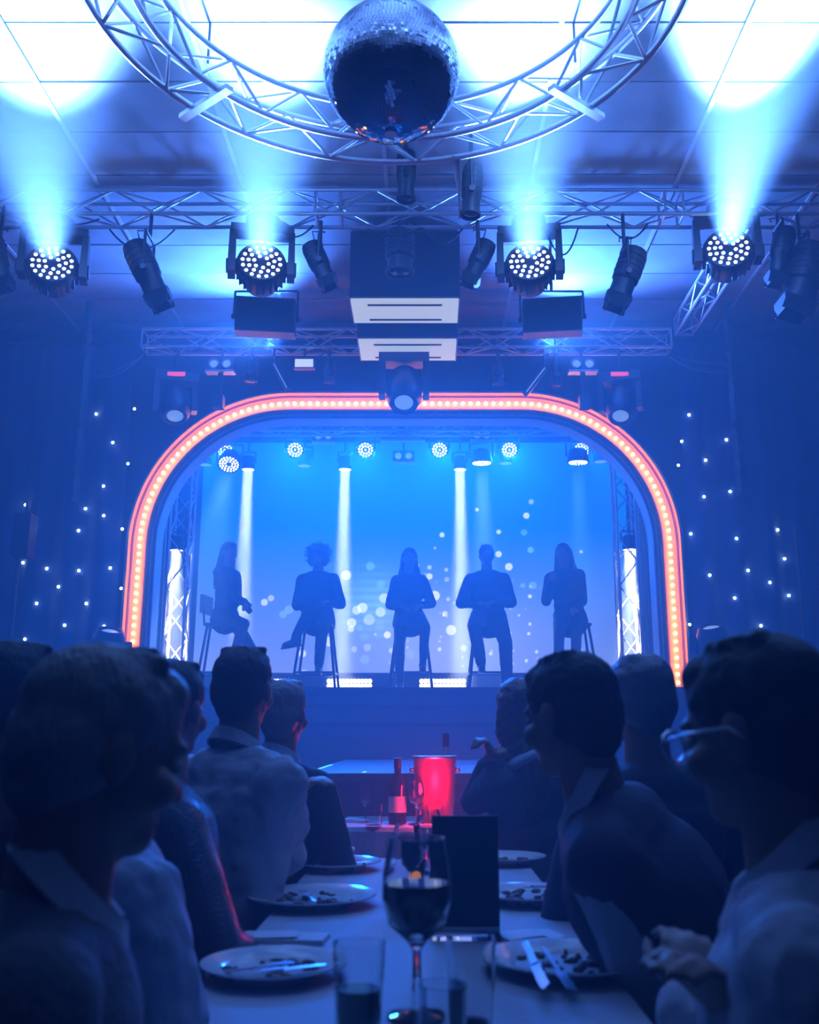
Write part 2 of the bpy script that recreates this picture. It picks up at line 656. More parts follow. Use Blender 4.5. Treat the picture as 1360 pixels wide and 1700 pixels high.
sx, sz = (sb.x - sa.x) / nx, (sb.z - sa.z) / nz
for (cx_, cz_, r, br, c) in D2:
    i0, i1 = int((cx_ - r - sa.x) / sx), int((cx_ + r - sa.x) / sx) + 2
    j0, j1 = int((cz_ - r - sa.z) / sz), int((cz_ + r - sa.z) / sz) + 2
    for i in range(max(0, i0), min(nx, i1) + 1):
        for j in range(max(0, j0), min(nz, j1) + 1):
            d = math.hypot(sa.x + i * sx - cx_, sa.z + j * sz - cz_)
            e = min(1.0, max(0.0, (r - d) / (0.9 * sx) + 0.5))
            if e > 0:
                q = cols[i * (nz + 1) + j]
                rim = 0.75 + 0.25 * (d / r) ** 3
                tint = (0.30, 0.75, 0.85) if c else (0.95, 1.0, 0.95)
                for ch in range(3):
                    q[ch] += tint[ch] * br * e * rim * 0.9
for i in range(nx):
    for j in range(nz):
        a = i * (nz + 1) + j
        fs.append((a, a + nz + 1, a + nz + 2, a + 1))
me = MB().add(pts, fs).mesh('display', None)
ca = me.color_attributes.new('picture', 'FLOAT_COLOR', 'POINT')
ca.data.foreach_set('color', [c_ for q in cols for c_ in (*q, 1.0)])
ms = bpy.data.materials.new('video picture')
ms.use_nodes = True
nt = ms.node_tree
nt.nodes.clear()
out = nt.nodes.new('ShaderNodeOutputMaterial')
em = nt.nodes.new('ShaderNodeEmission')
at = nt.nodes.new('ShaderNodeVertexColor')
at.layer_name = 'picture'
em.inputs[1].default_value = 1.15
nt.links.new(at.outputs[0], em.inputs[0])
nt.links.new(em.outputs[0], out.inputs[0])
ms.cycles.emission_sampling = 'NONE'
me.materials.append(ms)
link('display', me, scr)
w, h = sb.x - sa.x, sb.z - sa.z
MB().box((0, 0.06, sa.z - STAGE_Z + h / 2), (w + 0.06, 0.1, h + 0.06)).build('cabinet', M_BLACK, scr)
for sgn in (-1, 1):
    bar('leg', (sgn * w * 0.42, 0.06, 0), (sgn * w * 0.42, 0.06, sa.z - STAGE_Z + 0.05), 0.03, M_BLACK, scr)

# white side drapes just inside the arch
M_DRAPE = mat('white voile', (0.85, 0.85, 0.82), 0.8, bump=0.1)
for (label, xa, xb) in (('white side drape inside the arch, left of stage', P(247, 1000, 9.5).x, P(272, 1000, 9.5).x),
                        ('white side drape inside the arch, right of stage', P(1062, 1000, 9.5).x, P(1092, 1000, 9.5).x)):
    pts, fs = [], []
    n_ = 24
    for side in (0, 0.006):
        for i in range(n_ + 1):
            x = xa + (xb - xa) * i / n_
            for j in range(9):
                t = j / 8
                zz = STAGE_Z + 0.01 + 2.4 * t
                pts.append(V((x + (0.05 * (0.5 - i / n_)) * t, 9.5 + 0.03 * math.sin(i * 1.3 + t) + side, zz)))
    L = (n_ + 1) * 9
    for i in range(n_):
        for j in range(8):
            a = i * 9 + j
            fs.append((a, a + 9, a + 10, a + 1))
            fs.append((L + a + 1, L + a + 10, L + a + 9, L + a))
    tag(MB().add(pts, fs).build('side_drape', M_DRAPE, None, True), label, 'drape')

# ================================================================== TRUSSES
def truss(name, label, p0, p1, size=0.19, bay=0.24, up=UP, group=None, r=0.016, rb=0.008, cat='truss', frames=()):
    p0, p1 = V(p0), V(p1)
    root = thing(name, p0, label, cat, group)
    d = p1 - p0
    L = d.length
    z = d.normalized()
    a = up.cross(z).normalized()
    b = z.cross(a)
    h = size / 2
    cor = [a * h + b * h, -a * h + b * h, -a * h - b * h, a * h - b * h]
    for c in cor:
        bar('chord', c, c + d, r, M_ALU, root, 8)
    nb_ = max(2, round(L / bay))
    for k in range(nb_):
        for q in range(4):
            c0, c1 = cor[q], cor[(q + 1) % 4]
            if (k + q) % 2:
                c0, c1 = c1, c0
            bar('brace', c0 + z * (L * k / nb_), c1 + z * (L * (k + 1) / nb_), rb, M_ALU, root)
    for k in [0.0, 1.0] + list(frames):
        for q in range(4):
            bar('end_frame', cor[q] + z * L * k, cor[(q + 1) % 4] + z * L * k, rb * 1.3, M_ALU, root)
    return root


TA = P(680, 354, 6.4)
front_z = TA.z + 0.095
truss('lighting_truss', 'long straight aluminium truss across the room carrying the large moving lights', (-4.6, 6.5, front_z), (4.5, 6.5, front_z), 0.195, 0.32, frames=(0.415, 0.435, 0.70, 0.715))
TB = P(680, 575, 8.4)
xa, xb = P(234, 575, 8.4).x, P(1116, 575, 8.4).x
back_z = TB.z + 0.09
truss('lighting_truss', 'shorter aluminium truss hanging just in front of the marquee arch', (xa, 8.5, back_z), (xb, 8.5, back_z), 0.18, 0.27)
truss('lighting_truss', 'aluminium truss running from the front truss back towards the arch', (2.42, 6.62, back_z + 0.1), (2.42, 8.38, back_z + 0.1), 0.16, 0.25)
TC = P(680, 706, 10.4)
truss('lighting_truss', 'aluminium truss above the stage carrying the small stage lights', (-3.0, 10.4, TC.z), (2.7, 10.4, TC.z), 0.18, 0.27)
for (lab, px) in (('upright aluminium truss tower beside the left white drape', 295), ('upright aluminium truss tower beside the right white drape', 1043)):
    q = P(px, 1000, 9.9)
    truss('truss_tower', lab, (q.x, 9.9, STAGE_Z + 0.02), (q.x, 9.9, 4.25), 0.20, 0.26, up=V((0, 1, 0)), frames=(0.05, 0.09))

# circular truss
RC = V((-0.20, 3.90, 0))
rz0, rz1, ro, ri = 4.70, 4.93, 1.47, 1.23
ring = thing('circular_truss', (RC.x, RC.y, rz0), 'big circular aluminium truss under the ceiling around the mirror ball', 'truss')


def circ(r, z, n=96):
    return [V((r * math.cos(2 * math.pi * i / n), r * math.sin(2 * math.pi * i / n), z)) for i in range(n)]


for (r, z) in ((ro, 0), (ri, 0), (ro, rz1 - rz0), (ri, rz1 - rz0)):
    MB().tube(circ(r, z), 0.019, 8, True).build('chord', M_ALU, ring, True)
nr = 34
for k in range(nr):
    a0, a1 = 2 * math.pi * k / nr, 2 * math.pi * (k + 1) / nr
    if k % 2:
        a0, a1 = a1, a0
    c0, s0, c1, s1 = math.cos(a0), math.sin(a0), math.cos(a1), math.sin(a1)
    hz = rz1 - rz0
    for (ra, za, rb_, zb) in ((ro, 0, ri, 0), (ro, hz, ri, hz), (ro, 0, ro, hz), (ri, 0, ri, hz)):
        bar('brace', (ra * c0, ra * s0, za), (rb_ * c1, rb_ * s1, zb), 0.010, M_ALU, ring)
for k, a in enumerate((.68, 2.46, 3.82, 5.6)):
    u = V((math.cos(a), math.sin(a), 0))
    w = V((-u.y, u.x, 0))
    R = Matrix((u, w, UP)).transposed()
    MB().box(u * (ro + ri) / 2 + V((0, 0, -0.03)), (0.42, 0.05, 0.03), R).build('joint_plate', M_ALU, ring)
    if True:
        bar('hanger', u * (ro + ri) / 2 + V((0, 0, hz)), u * (ro + ri) / 2 + V((0, 0, CEIL - rz0)), 0.008, M_DARK, ring)

# mirror ball
BC = P(650, 120, 3.9)
BR = 0.318
ball = thing('mirror_ball', (BC.x, BC.y, BC.z - BR), 'large mirror ball hanging in the middle of the circular truss', 'mirror ball')
MB().ell((0, 0, BR), (BR - 0.006,) * 3, n=32, m=20).build('core', M_DARK, ball, True)
M_MIRROR = mat('mirror tile', (0.62, 0.68, 0.78), 0.04, 1.0)
tl = MB()
rows = 62
for k in range(1, rows):
    th = math.pi * (k + 0.5) / rows
    rr = BR * math.sin(th)
    ncol = max(6, int(2 * math.pi * rr / 0.0168))
    for i in range(ncol):
        ph = 2 * math.pi * (i + 0.5 * (k % 2)) / ncol
        n = V((math.sin(th) * math.cos(ph), math.sin(th) * math.sin(ph), math.cos(th)))
        e1 = V((-math.sin(ph), math.cos(ph), 0))
        e2 = n.cross(e1)
        nn = (n + e1 * rnd.gauss(0, 0.022) + e2 * rnd.gauss(0, 0.022)).normalized()
        f1 = (e1 - nn * e1.dot(nn)).normalized() * 0.0078
        f2 = nn.cross(f1).normalized() * 0.0078
        c = n * BR + V((0, 0, BR))
        tl.add([c - f1 - f2, c + f1 - f2, c + f1 + f2, c - f1 + f2], [(0, 1, 2, 3)])
tag(tl.build('mirror_tiles', M_MIRROR, ball), kind='stuff')
MB().cyl((0, 0, -0.012), (0, 0, 0.01), 0.03, n=16).build('bottom_cap', M_ALU, ball, 40)
MB().cyl((0, 0, 2 * BR - 0.02), (0, 0, 2 * BR + 0.05), 0.045, n=16).build('top_cap', M_ALU, ball, 40)
bar('chain', (0, 0, 2 * BR + 0.04), (0, 0, CEIL - (BC.z - BR)), 0.007, M_DARK, ball)


# ================================================================== LAMPS
LED_ME = MB().lathe([(0.0128, 0), (0.0128, 0.006), (0.008, 0.010), (0.0, 0.011)], 10).mesh('led_lens', M_LED, 40)


def basis(aim):
    a = V(aim).normalized()
    s = a.cross(UP)
    s = s.normalized() if s.length > 1e-3 else V((1, 0, 0))
    u = s.cross(a).normalized()
    return s, u, a, Matrix((s, u, a)).transposed()      # x side, y up-ish, z aim


def moving_head(label, px, py, Y, target, watts, size, hang_z, color=BLUE, group=None, on=True, sc=1.0, power_loc=None):
    C = P(px, py, Y)
    root = thing('moving_head_light', C, label, 'stage light', group)
    s, u, a, R = basis(V(target) - C)
    prof = [(0.07, -0.20), (0.12, -0.185), (0.155, -0.10), (0.178, 0.0), (0.182, 0.05), (0.172, 0.075), (0.16, 0.078), (0.158, 0.06)]
    hd_ = MB().lathe([(r * sc, z * sc) for r, z in prof], 28, (0, 0, 0), R).build('head', M_BLACKP, root, 40)
    lp_ = MB().lathe([(0.162 * sc, 0.058 * sc), (0.162 * sc, 0.064 * sc)], 28, (0, 0, 0), R).build('lens_plate', M_GLASSDARK, root, 40)
    for (n, r) in ((16, 0.136), (11, 0.094), (6, 0.054)):
        for k in range(n):
            an = 2 * math.pi * (k + 0.25) / n
            M = Matrix.Translation(R @ V((r * sc * math.cos(an), r * sc * math.sin(an), 0.062 * sc))) @ R.to_4x4() @ Matrix.Diagonal((sc, sc, sc, 1))
            link('led_lens', LED_ME, lp_, M=M)
    fin = MB()
    for k in range(22):
        an = 2 * math.pi * k / 22
        Rk = R @ Matrix.Rotation(an, 3, 'Z')
        fin.box(Rk @ V((0.172 * sc, 0, -0.03 * sc)), (0.03 * sc, 0.008 * sc, 0.11 * sc), Rk)
    fin.build('cooling_fins', M_BLACK, hd_)
    # yoke
    top = V((0, 0, 0.27 * sc))
    for sg in (-1, 1):
        e = s * sg * 0.215 * sc
        ax = s
        RY = Matrix((s, UP.cross(s).normalized(), UP)).transposed()
        MB().box(e + V((0, 0, 0.10 * sc)), (0.055 * sc, 0.15 * sc, 0.34 * sc), RY, 0.8).build('yoke_arm', M_BLACKP, root)
        MB().cyl(e * 0.8, e * 1.18, 0.055 * sc, n=14).build('pivot', M_BLACK, root, 40)
    RY = Matrix((s, UP.cross(s).normalized(), UP)).transposed()
    MB().box(top + V((0, 0, 0.015)), (0.46 * sc, 0.14 * sc, 0.06 * sc), RY).build('yoke_bridge', M_BLACKP, root)
    MB().lathe([(0.10 * sc, 0), (0.13 * sc, 0.02), (0.13 * sc, 0.07 * sc), (0.11 * sc, 0.09 * sc)], 20, top + V((0, 0, 0.045 * sc))).build('base', M_BLACKP, root, 40)
    hz_ = hang_z - C.z
    bar('clamp', top + V((0, 0, 0.13 * sc)), (0, 0, hz_), 0.018, M_DARK, root, 8)
    if on:
        sp = spot('beam_lamp', C + a * 0.12 * sc, target, watts, size, color, 0.10 * sc, 1.0)
        sp.parent = root
        sp.location = a * 0.12 * sc
    return root


fz = front_z - 0.1
moving_head('large lit moving light with round LED face, nearest the left side wall', 88, 447, 6.45, V((-2.1, 3.9, CEIL)), 8500, 46, fz)
moving_head('large lit moving light with round LED face above the left hanging speaker', 434, 445, 6.45, V((-0.79, 3.9, CEIL)), 8500, 44, fz)
moving_head('large lit moving light with round LED face above the right hanging speaker', 880, 445, 6.45, V((0.46, 3.9, CEIL)), 8500, 44, fz)
moving_head('large lit moving light throwing a wide white beam, nearest the right side wall', 1208, 422, 6.45, V((1.72, 3.9, CEIL)), 20000, 36, fz)


def profile_spot(label, pt, pb, Y, wpx, hang_z, doors=True, dY=0.0, group=None):
    """theatre spotlight whose barrel runs from pixel pt (rear) to pb (lens end)"""
    A, B = P(pt[0], pt[1], Y), P(pb[0], pb[1], Y + dY)
    C = (A + B) / 2
    root = thing('theatre_spotlight', C, label, 'stage light', group)
    s, u, a, R = basis(B - A)
    L = (B - A).length
    r = wpx * mpp(C) / 2
    br_ = MB().lathe([(r * .55, -L * .5), (r * .92, -L * .47), (r, -L * .40), (r, L * .05), (r * .86, L * .08), (r * .86, L * .30), (r * 1.02, L * .31), (r * 1.02, L * .36), (r * .9, L * .36), (r * .86, L * .33)], 20, (0, 0, 0), R).build('barrel', M_BLACK, root, 40)
    for k in range(4):
        z = -L * (0.36 - 0.09 * k)
        MB().lathe([(r * 1.0, z), (r * 1.05, z), (r * 1.05, z + L * .03), (r * 1.0, z + L * .03)], 20, (0, 0, 0), R, False).build('cooling_rib', M_BLACK, br_)
    MB().lathe([(r * .84, L * .32), (r * .6, L * .345), (r * .2, L * .35)], 20, (0, 0, 0), R).build('lens', M_GLASSDARK, br_, True)
    for sg in (-1, 1):
        bar('yoke_arm', s * sg * r * 1.15, s * sg * r * 1.15 + V((0, 0, L * .55)), 0.012, M_BLACK, root)
        MB().cyl(s * sg * r, s * sg * r * 1.3, 0.022, n=10).build('tilt_knob', M_DARK, root)
    bar('yoke_bridge', s * -r * 1.15 + V((0, 0, L * .55)), s * r * 1.15 + V((0, 0, L * .55)), 0.012, M_BLACK, root)
    bar('clamp', (0, 0, L * .55), (0, 0, max(hang_z - C.z, L * .55 + .05)), 0.014, M_DARK, root)
    rear = R @ V((0, r * .5, -L * .5))
    MB().tube([rear, rear + V((0, 0, .04)) - a * .05, rear + u * .08 + V((0, 0, .05)), rear * .6 + V((0, 0, .12)) + u * .06], 0.006, 5).build('tail_cable', M_CABLE, root, True)
    if doors:
        for k in range(4):
            an = k * math.pi / 2
            Rk = R @ Matrix.Rotation(an, 3, 'Z') @ Matrix.Rotation(-0.35, 3, 'Y')
            base = R @ Matrix.Rotation(an, 3, 'Z') @ V((r * .95, 0, L * .36))
            MB().box(base + Rk @ V((0.0, 0, L * .10)), (0.006, r * 1.7, L * .20), Rk).build('barn_door', M_BLACK, root)
    return root


profile_spot('black spotlight with barn doors tilted right, between the two left moving lights', (222, 405), (268, 505), 6.4, 44, fz)
profile_spot('small black spotlight tilted right beside the left edge of the dark ceiling unit', (515, 405), (547, 474), 6.5, 34, fz)
profile_spot('small black spotlight tilted left beside the right edge of the dark ceiling unit', (810, 402), (778, 470), 6.5, 34, fz)
profile_spot('black spotlight with barn doors tilted left, beside the right hanging speaker', (1056, 415), (1022, 508), 6.4, 44, fz)
profile_spot('slim black spotlight hanging upright just below the mirror ball', (675, 252), (674, 345), 6.0, 32, CEIL, False)
profile_spot('slim black spotlight hanging upright from the edge of the circular truss', (786, 275), (780, 372), 5.8, 34, CEIL, False)
profile_spot('black spotlight in front of the dark ceiling unit under the long truss', (664, 385), (664, 465), 6.6, 48, fz, False)
profile_spot('dim black spotlight hanging right of the moving light with the wide beam', (1305, 380), (1288, 470), 6.4, 36, fz)
profile_spot('dim black spotlight at the far right end of the long truss', (1350, 410), (1318, 520), 6.4, 60, fz)
profile_spot('dim black spotlight at the far left end of the long truss', (-14, 400), (6, 478), 6.3, 36, fz)


def hung_speaker(label, px, py, Y, w, h, dp, yaw, hang_z):
    C = P(px, py, Y)
    root = thing('hanging_speaker', C, label, 'speaker')
    R = Matrix.Rotation(yaw, 3, 'Z') @ Matrix.Rotation(0.22, 3, 'X')
    mb = MB()
    sec = [(-w / 2, dp / 2), (-w / 2 * .96, -dp / 2), (w / 2 * .96, -dp / 2), (w / 2, dp / 2)]
    pts = []
    for z in (-h / 2, h / 2):
        pts += [R @ V((x, y, z)) for x, y in sec]
    mb.add(pts, [(3, 2, 1, 0), (4, 5, 6, 7), (0, 1, 5, 4), (1, 2, 6, 5), (2, 3, 7, 6), (3, 0, 4, 7)])
    mb.build('cabinet', M_BLACKP, root)
    MB().box(R @ V((0, -dp / 2 - .006, 0)), (w * .9, .012, h * .88), R).build('grille', mat('black speaker mesh', (0.012, 0.012, 0.014), 0.6, 0.3, bump=0.5, bump_scale=300), root)
    t = h / 2 + 0.10
    for sg in (-1, 1):
        bar('bracket_arm', R @ V((sg * (w / 2 + .012), 0, 0)), V((sg * (w / 2 + .012), 0, t)), 0.010, M_DARK, root)
        MB().cyl(R @ V((sg * w / 2, 0, 0)), R @ V((sg * (w / 2 + .03), 0, 0)), 0.022, n=10).build('bracket_knob', M_DARK, root)
    bar('bracket_bridge', (-(w / 2 + .012), 0, t), (w / 2 + .012, 0, t), 0.010, M_DARK, root)
    bar('clamp', (0, 0, t), (0, 0, hang_z - C.z), 0.014, M_DARK, root)


hung_speaker('black box speaker hanging below the left middle moving light', 441, 528, 7.4, 0.50, 0.28, 0.30, 0.12, CEIL)
hung_speaker('black box speaker hanging below the right middle moving light', 917, 528, 7.4, 0.50, 0.28, 0.30, -0.12, CEIL)

# two ceiling units with pale slotted undersides
M_UNITF = mat('dark unit front', (0.02, 0.025, 0.04), 0.7)
M_UNITB = mat('pale underside with added glow', (0.8, 0.82, 0.8), 0.5, emit=(0.62, 0.76, 0.80), strength=0.72, sample='NONE')  # glow put into the white undersides so they look lit from the stage
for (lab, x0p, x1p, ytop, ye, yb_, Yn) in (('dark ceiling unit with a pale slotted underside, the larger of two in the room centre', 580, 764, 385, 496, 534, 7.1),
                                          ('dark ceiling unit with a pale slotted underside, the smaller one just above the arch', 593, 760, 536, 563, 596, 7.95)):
    q0, q1 = P(x0p, ye, Yn), P(x1p, ye, Yn)
    zt = min(CEIL - 0.01, P(680, ytop, Yn).z)
    # depth of underside
    dy = 0.02
    while P(680, yb_, Yn + dy).z < q0.z and dy < 2:
        dy += 0.01
    # P at the far edge lies at the underside height
    for dy_ in [k * 0.01 for k in range(1, 120)]:
        if P(680, yb_, Yn + dy_).z >= q0.z:
            dy = dy_
            break
    cx_ = (q0.x + q1.x) / 2
    w = q1.x - q0.x
    root = thing('ceiling_unit', (cx_, Yn + dy / 2, q0.z), lab, 'ceiling unit')
    MB().box((0, 0, (zt - q0.z) / 2 + 0.01), (w, dy, zt - q0.z - 0.02)).build('housing', M_UNITF, root)
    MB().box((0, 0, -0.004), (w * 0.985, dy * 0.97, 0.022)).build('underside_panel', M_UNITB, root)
    for sg in (-1, 1):
        MB().box((0, sg * dy * 0.32, -0.018), (w * 0.68, dy * 0.05, 0.008)).build('slot', M_BLACK, root)
        MB().box((sg * w * 0.495, 0, -0.006), (0.012, dy, 0.03)).build('side_rim', M_STRIP, root)


# small stage lights
def wash(label, px, py, Y, dpx, target, hang_z, watts=0, size=40, color=DEEP, group=None, name='stage_wash_light'):
    C = P(px, py, Y)
    root = thing(name, C, label, 'stage light', group)
    s, u, a, R = basis(V(target) - C)
    r = dpx * mpp(C) / 2
    MB().lathe([(r * .5, -r * 1.5), (r * .9, -r * 1.3), (r * 1.12, -r * .3), (r * 1.15, 0), (r * 1.05, 0.0), (r * 1.03, -r * .08)], 20, (0, 0, 0), R).build('housing', M_BLACKP, root, 40)
    leds = MB()
    lr = r * (.115 if dpx < 31 else .085)
    for (n, rad) in ((14, .84), (9, .50), (1, 0)) if dpx < 31 else ((18, .88), (13, .62), (7, .36)):
        for k in range(n):
            an = 2 * math.pi * (k + .3) / n
            leds.lathe([(lr, -r * .05), (lr, r * .03), (lr * .4, r * .08)], 8, R @ V((r * rad * math.cos(an), r * rad * math.sin(an), 0)), R)
    tag(leds.build('led_array', M_LEDB, root), kind='stuff')
    for sg in (-1, 1):
        bar('yoke_arm', s * sg * r * 1.25 - a * r * .6, s * sg * r * 1.25 - a * r * .6 + V((0, 0, r * 1.6)), 0.012, M_BLACK, root)
    bar('yoke_bridge', s * -r * 1.25 - a * r * .6 + V((0, 0, r * 1.6)), s * r * 1.25 - a * r * .6 + V((0, 0, r * 1.6)), 0.012, M_BLACK, root)
    top = -a * r * .6 + V((0, 0, r * 1.6))
    bar('clamp', top, V((top.x, top.y, max(hang_z - C.z, top.z + .03))), 0.014, M_DARK, root)
    if watts:
        sp = spot('wash_lamp', C, target, watts, size, color, r * .7, 0.8)
        sp.parent = root
        sp.location = a * (r * .3)
    return root


sz_ = CEIL
Grow = 'small blue stage lights in the row under the stage truss'
for px, w_ in ((373, 'above the sideways singer'), (490, 'between the sideways and the curly-haired singer'), (607, 'between the curly-haired and the middle singer'),
               (730, 'between the middle and the short-haired singer'), (846, 'just right of the short-haired singer'), (966, 'above the singer nearest the right drape')):
    wash('small lit LED light in the upper row, ' + w_, px, 747, 11.0, 26, (P(px, 747, 11).x * 0.75, 5.5, 1.0), sz_, 1250, 75, DEEP, Grow)
G3 = 'larger LED stage lights under the stage truss'
wash('lit round LED light under the upper row beside the left arch curve', 380, 771, 10.7, 34, (P(380, 771, 10.7).x, 9.0, 1.7), sz_, 2500, 24, BLUE)
wash('lit LED light throwing a soft beam over the singer with short hair', 800, 769, 10.8, 32, (P(805, 769, 10.8).x, 10.92, 1.7), sz_, 9000, 16, ICE)
wash('lit LED light throwing a soft beam over the singer nearest the right drape', 960, 768, 10.8, 32, (P(957, 768, 10.8).x, 10.92, 1.7), sz_, 5000, 16, BLUE)


def fresnel(label, px, py, Y, wpx, hang_z, watts, lit=True, group=None, size=7.5, parent_truss=None):
    C = P(px, py, Y)
    root = thing('downlight_can', C, label, 'stage light', group)
    r = wpx * mpp(C) / 2
    MB().lathe([(r * .6, r * 2.4), (r * .95, r * 2.2), (r * 1.08, r * .2), (r * 1.08, 0), (r, 0), (r, r * .1)], 20).build('can', M_BLACK, root, 40)
    MB().lathe([(r * .98, r * .04), (r * .98, r * .08)], 20).build('lens', mat('lit warm white lens', (1, 1, 1), 0.3, emit=(1, 0.98, 0.9), strength=8, sample='NONE') if lit else M_LENS, root, True)
    for sg in (-1, 1):
        bar('yoke_arm', (sg * r * 1.2, 0, r * 1.2), (sg * r * 1.2, 0, r * 3.0), 0.010, M_BLACK, root)
    bar('yoke_bridge', (-r * 1.2, 0, r * 3.0), (r * 1.2, 0, r * 3.0), 0.010, M_BLACK, root)
    if hang_z > C.z + r * 3:
        bar('clamp', (0, 0, r * 3.0), (0, 0, hang_z - C.z), 0.013, M_DARK, root)
    if lit:
        sp = beam('down_lamp', C, watts, r * 1.7, size, WHITE)
        sp.parent = root
        sp.location = (0, 0, -0.015)


GF = 'lit white downlights over the stage'
for px, lab in ((412, 'lit white downlight with a narrow beam beside the long-haired singer turned sideways'),
            (573, 'lit white downlight with a narrow beam right of the curly-haired singer'),
            (764, 'lit white downlight with a narrow beam left of the short-haired singer')):
    fresnel(lab, px, 780, 11.5, 20, sz_, 45, size=8)
GU = 'unlit downlights over the stage'
for px, py, w_ in ((340, 772, 'beside the left curve of the arch'), (505, 774, 'above the curly-haired singer'), (840, 770, 'right of the short-haired singer'), (997, 767, 'beside the right curve of the arch')):
    fresnel('unlit downlight with a pale round lens ' + w_, px, py, 11.5, 22, sz_, 0, False, GU)
fresnel('lit white downlight inside the truss tower beside the left white drape', 293, 914, 9.9, 21, 0, 70, size=24)
fresnel('lit white downlight inside the truss tower beside the right white drape', 1045, 913, 9.9, 21, 0, 90, size=24)


def blinder(label, px, py, Y, wpx, hang_z, pole=0.0, group=None, ring=True):
    C = P(px, py, Y)
    k = mpp(C)
    root = thing('twin_blinder', C, label, 'stage light', group)
    w, h = wpx * k, wpx * k * 0.52
    MB().box((0, 0.06, 0), (w, 0.12, h)).build('box', M_DARK, root)
    for sg in (-1, 1):
        R = frame_z((0, -1, 0))
        lr_ = MB().lathe([(w * .20, 0), (w * .20, .014), (w * .16, .014), (w * .15, 0)], 18, (sg * w * .24, 0, 0), R).build('lamp_ring', M_ALU, root, True)
        MB().lathe([(w * .15, 0.002), (w * .08, .008), (w * .01, .010)], 18, (sg * w * .24, 0, 0), R).build('lamp_lens', M_LENS, lr_, True)
    MB().box((0, 0.02, -h / 2 - .012), (w * 1.1, 0.10, 0.02)).build('tray', M_ALU, root)
    bar('clamp', (0, 0.06, h / 2), (0, 0.06, hang_z - C.z), 0.012, M_DARK, root)
    if pole:
        bar('drop_pole', (0, 0.03, -h / 2 - .02), (0, 0.03, -pole), 0.025, M_DARK, root, 8)
        MB().box((0, 0.0, -pole - 0.03), (0.10, 0.10, 0.12)).build('drop_clamp', M_DARK, root)


blinder('twin lamp box with a pole below it, over the left curve of the arch', 366, 604, 8.4, 44, back_z - .05, 0.35)
blinder('twin lamp box with a pole below it, over the right curve of the arch', 968, 604, 8.4, 44, back_z - .05, 0.35)
blinder('twin lamp box under the stage truss above the curly-haired singer', 537, 724, 10.6, 34, CEIL)
blinder('twin lamp box under the stage truss above the short-haired singer', 800, 722, 10.6, 34, CEIL)
blinder('twin lamp box hanging lowest under the middle of the stage truss', 670, 757, 11.2, 36, CEIL)


def scanner(label, px, py, Y, face, hang_z, red=True, sc=1.0, floor=False):
    """dark moving head with a boxy tilted head and a status strip"""
    C = P(px, py, Y)
    root = thing('spot_moving_head', C, label, 'stage light')
    s, u, a, R = basis(face)
    MB().lathe([(0.05 * sc, -.20 * sc), (.12 * sc, -.17 * sc), (.145 * sc, -.05 * sc), (.14 * sc, .10 * sc), (.11 * sc, .17 * sc), (.095 * sc, .17 * sc), (.09 * sc, .15 * sc)], 18, (0, 0, 0), R).build('head', M_BLACKP, root, 40)
    MB().lathe([(.088 * sc, .145 * sc), (.05 * sc, .16 * sc), (.01, .165 * sc)], 18, (0, 0, 0), R).build('front_lens', M_LENS, root, True)
    sgn = -1 if floor else 1
    for sg in (-1, 1):
        MB().box(s * sg * .175 * sc + V((0, 0, sgn * .09 * sc)), (.05 * sc, .13 * sc, .30 * sc), Matrix((s, UP.cross(s), UP)).transposed()).build('yoke_arm', M_BLACKP, root)
    MB().box(V((0, 0, sgn * .26 * sc)), (.40 * sc, .17 * sc, .09 * sc), Matrix((s, UP.cross(s), UP)).transposed()).build('base', M_BLACKP, root)
    if red:
        f = V((0, -1, 0))
        MB().box(V((0, -.10 * sc, .265 * sc)), (.20 * sc, .02, .035 * sc)).build('status_strip', mat('red status display', (0.6, 0.1, 0.1), 0.4, emit=(1.0, 0.10, 0.10), strength=0.9, sample='NONE'), root)
    if not floor:
        bar('clamp', (0, 0, .30 * sc), (0, 0, max(hang_z - C.z, .32 * sc)), 0.016, M_DARK, root)
    return root


scanner('dark moving light with a red display strip, over the left curve of the arch', 291, 672, 8.45, (0.15, -0.45, -0.9), back_z - .05)
scanner('dark moving light with a red display strip, over the right curve of the arch', 1031, 672, 8.45, (-0.15, -0.45, -0.9), back_z - .05)
scanner('big black moving light hanging over the middle of the arch', 671, 648, 8.3, (0, -0.5, -0.85), back_z - .05, False, 1.15)
scanner('dark moving light standing on the stage edge beside the left foot of the arch', 178, 1076, 8.55, (0.2, -.3, .9), 0, False, 1.0, True)
scanner('dark moving light standing on the stage edge beside the right foot of the arch', 1186, 1070, 8.55, (-0.2, -.3, .9), 0, False, 1.0, True)

# plinths that carry the two floor standing movers
for lab, px, py in (('dark plinth under the moving light by the left foot of the arch', 178, 1076), ('dark plinth under the moving light by the right foot of the arch', 1186, 1070)):
    q = P(px, py, 8.55)
    t = thing('plinth', (q.x, 8.55, 0), lab, 'plinth')
    zt = q.z - 0.305
    MB().box((0, 0, zt / 2), (0.44, 0.3, zt - 0.04)).build('body', M_STAGEF, t)
    MB().box((0, 0, zt - 0.01), (0.48, 0.34, 0.02)).build('top', M_BLACK, t)

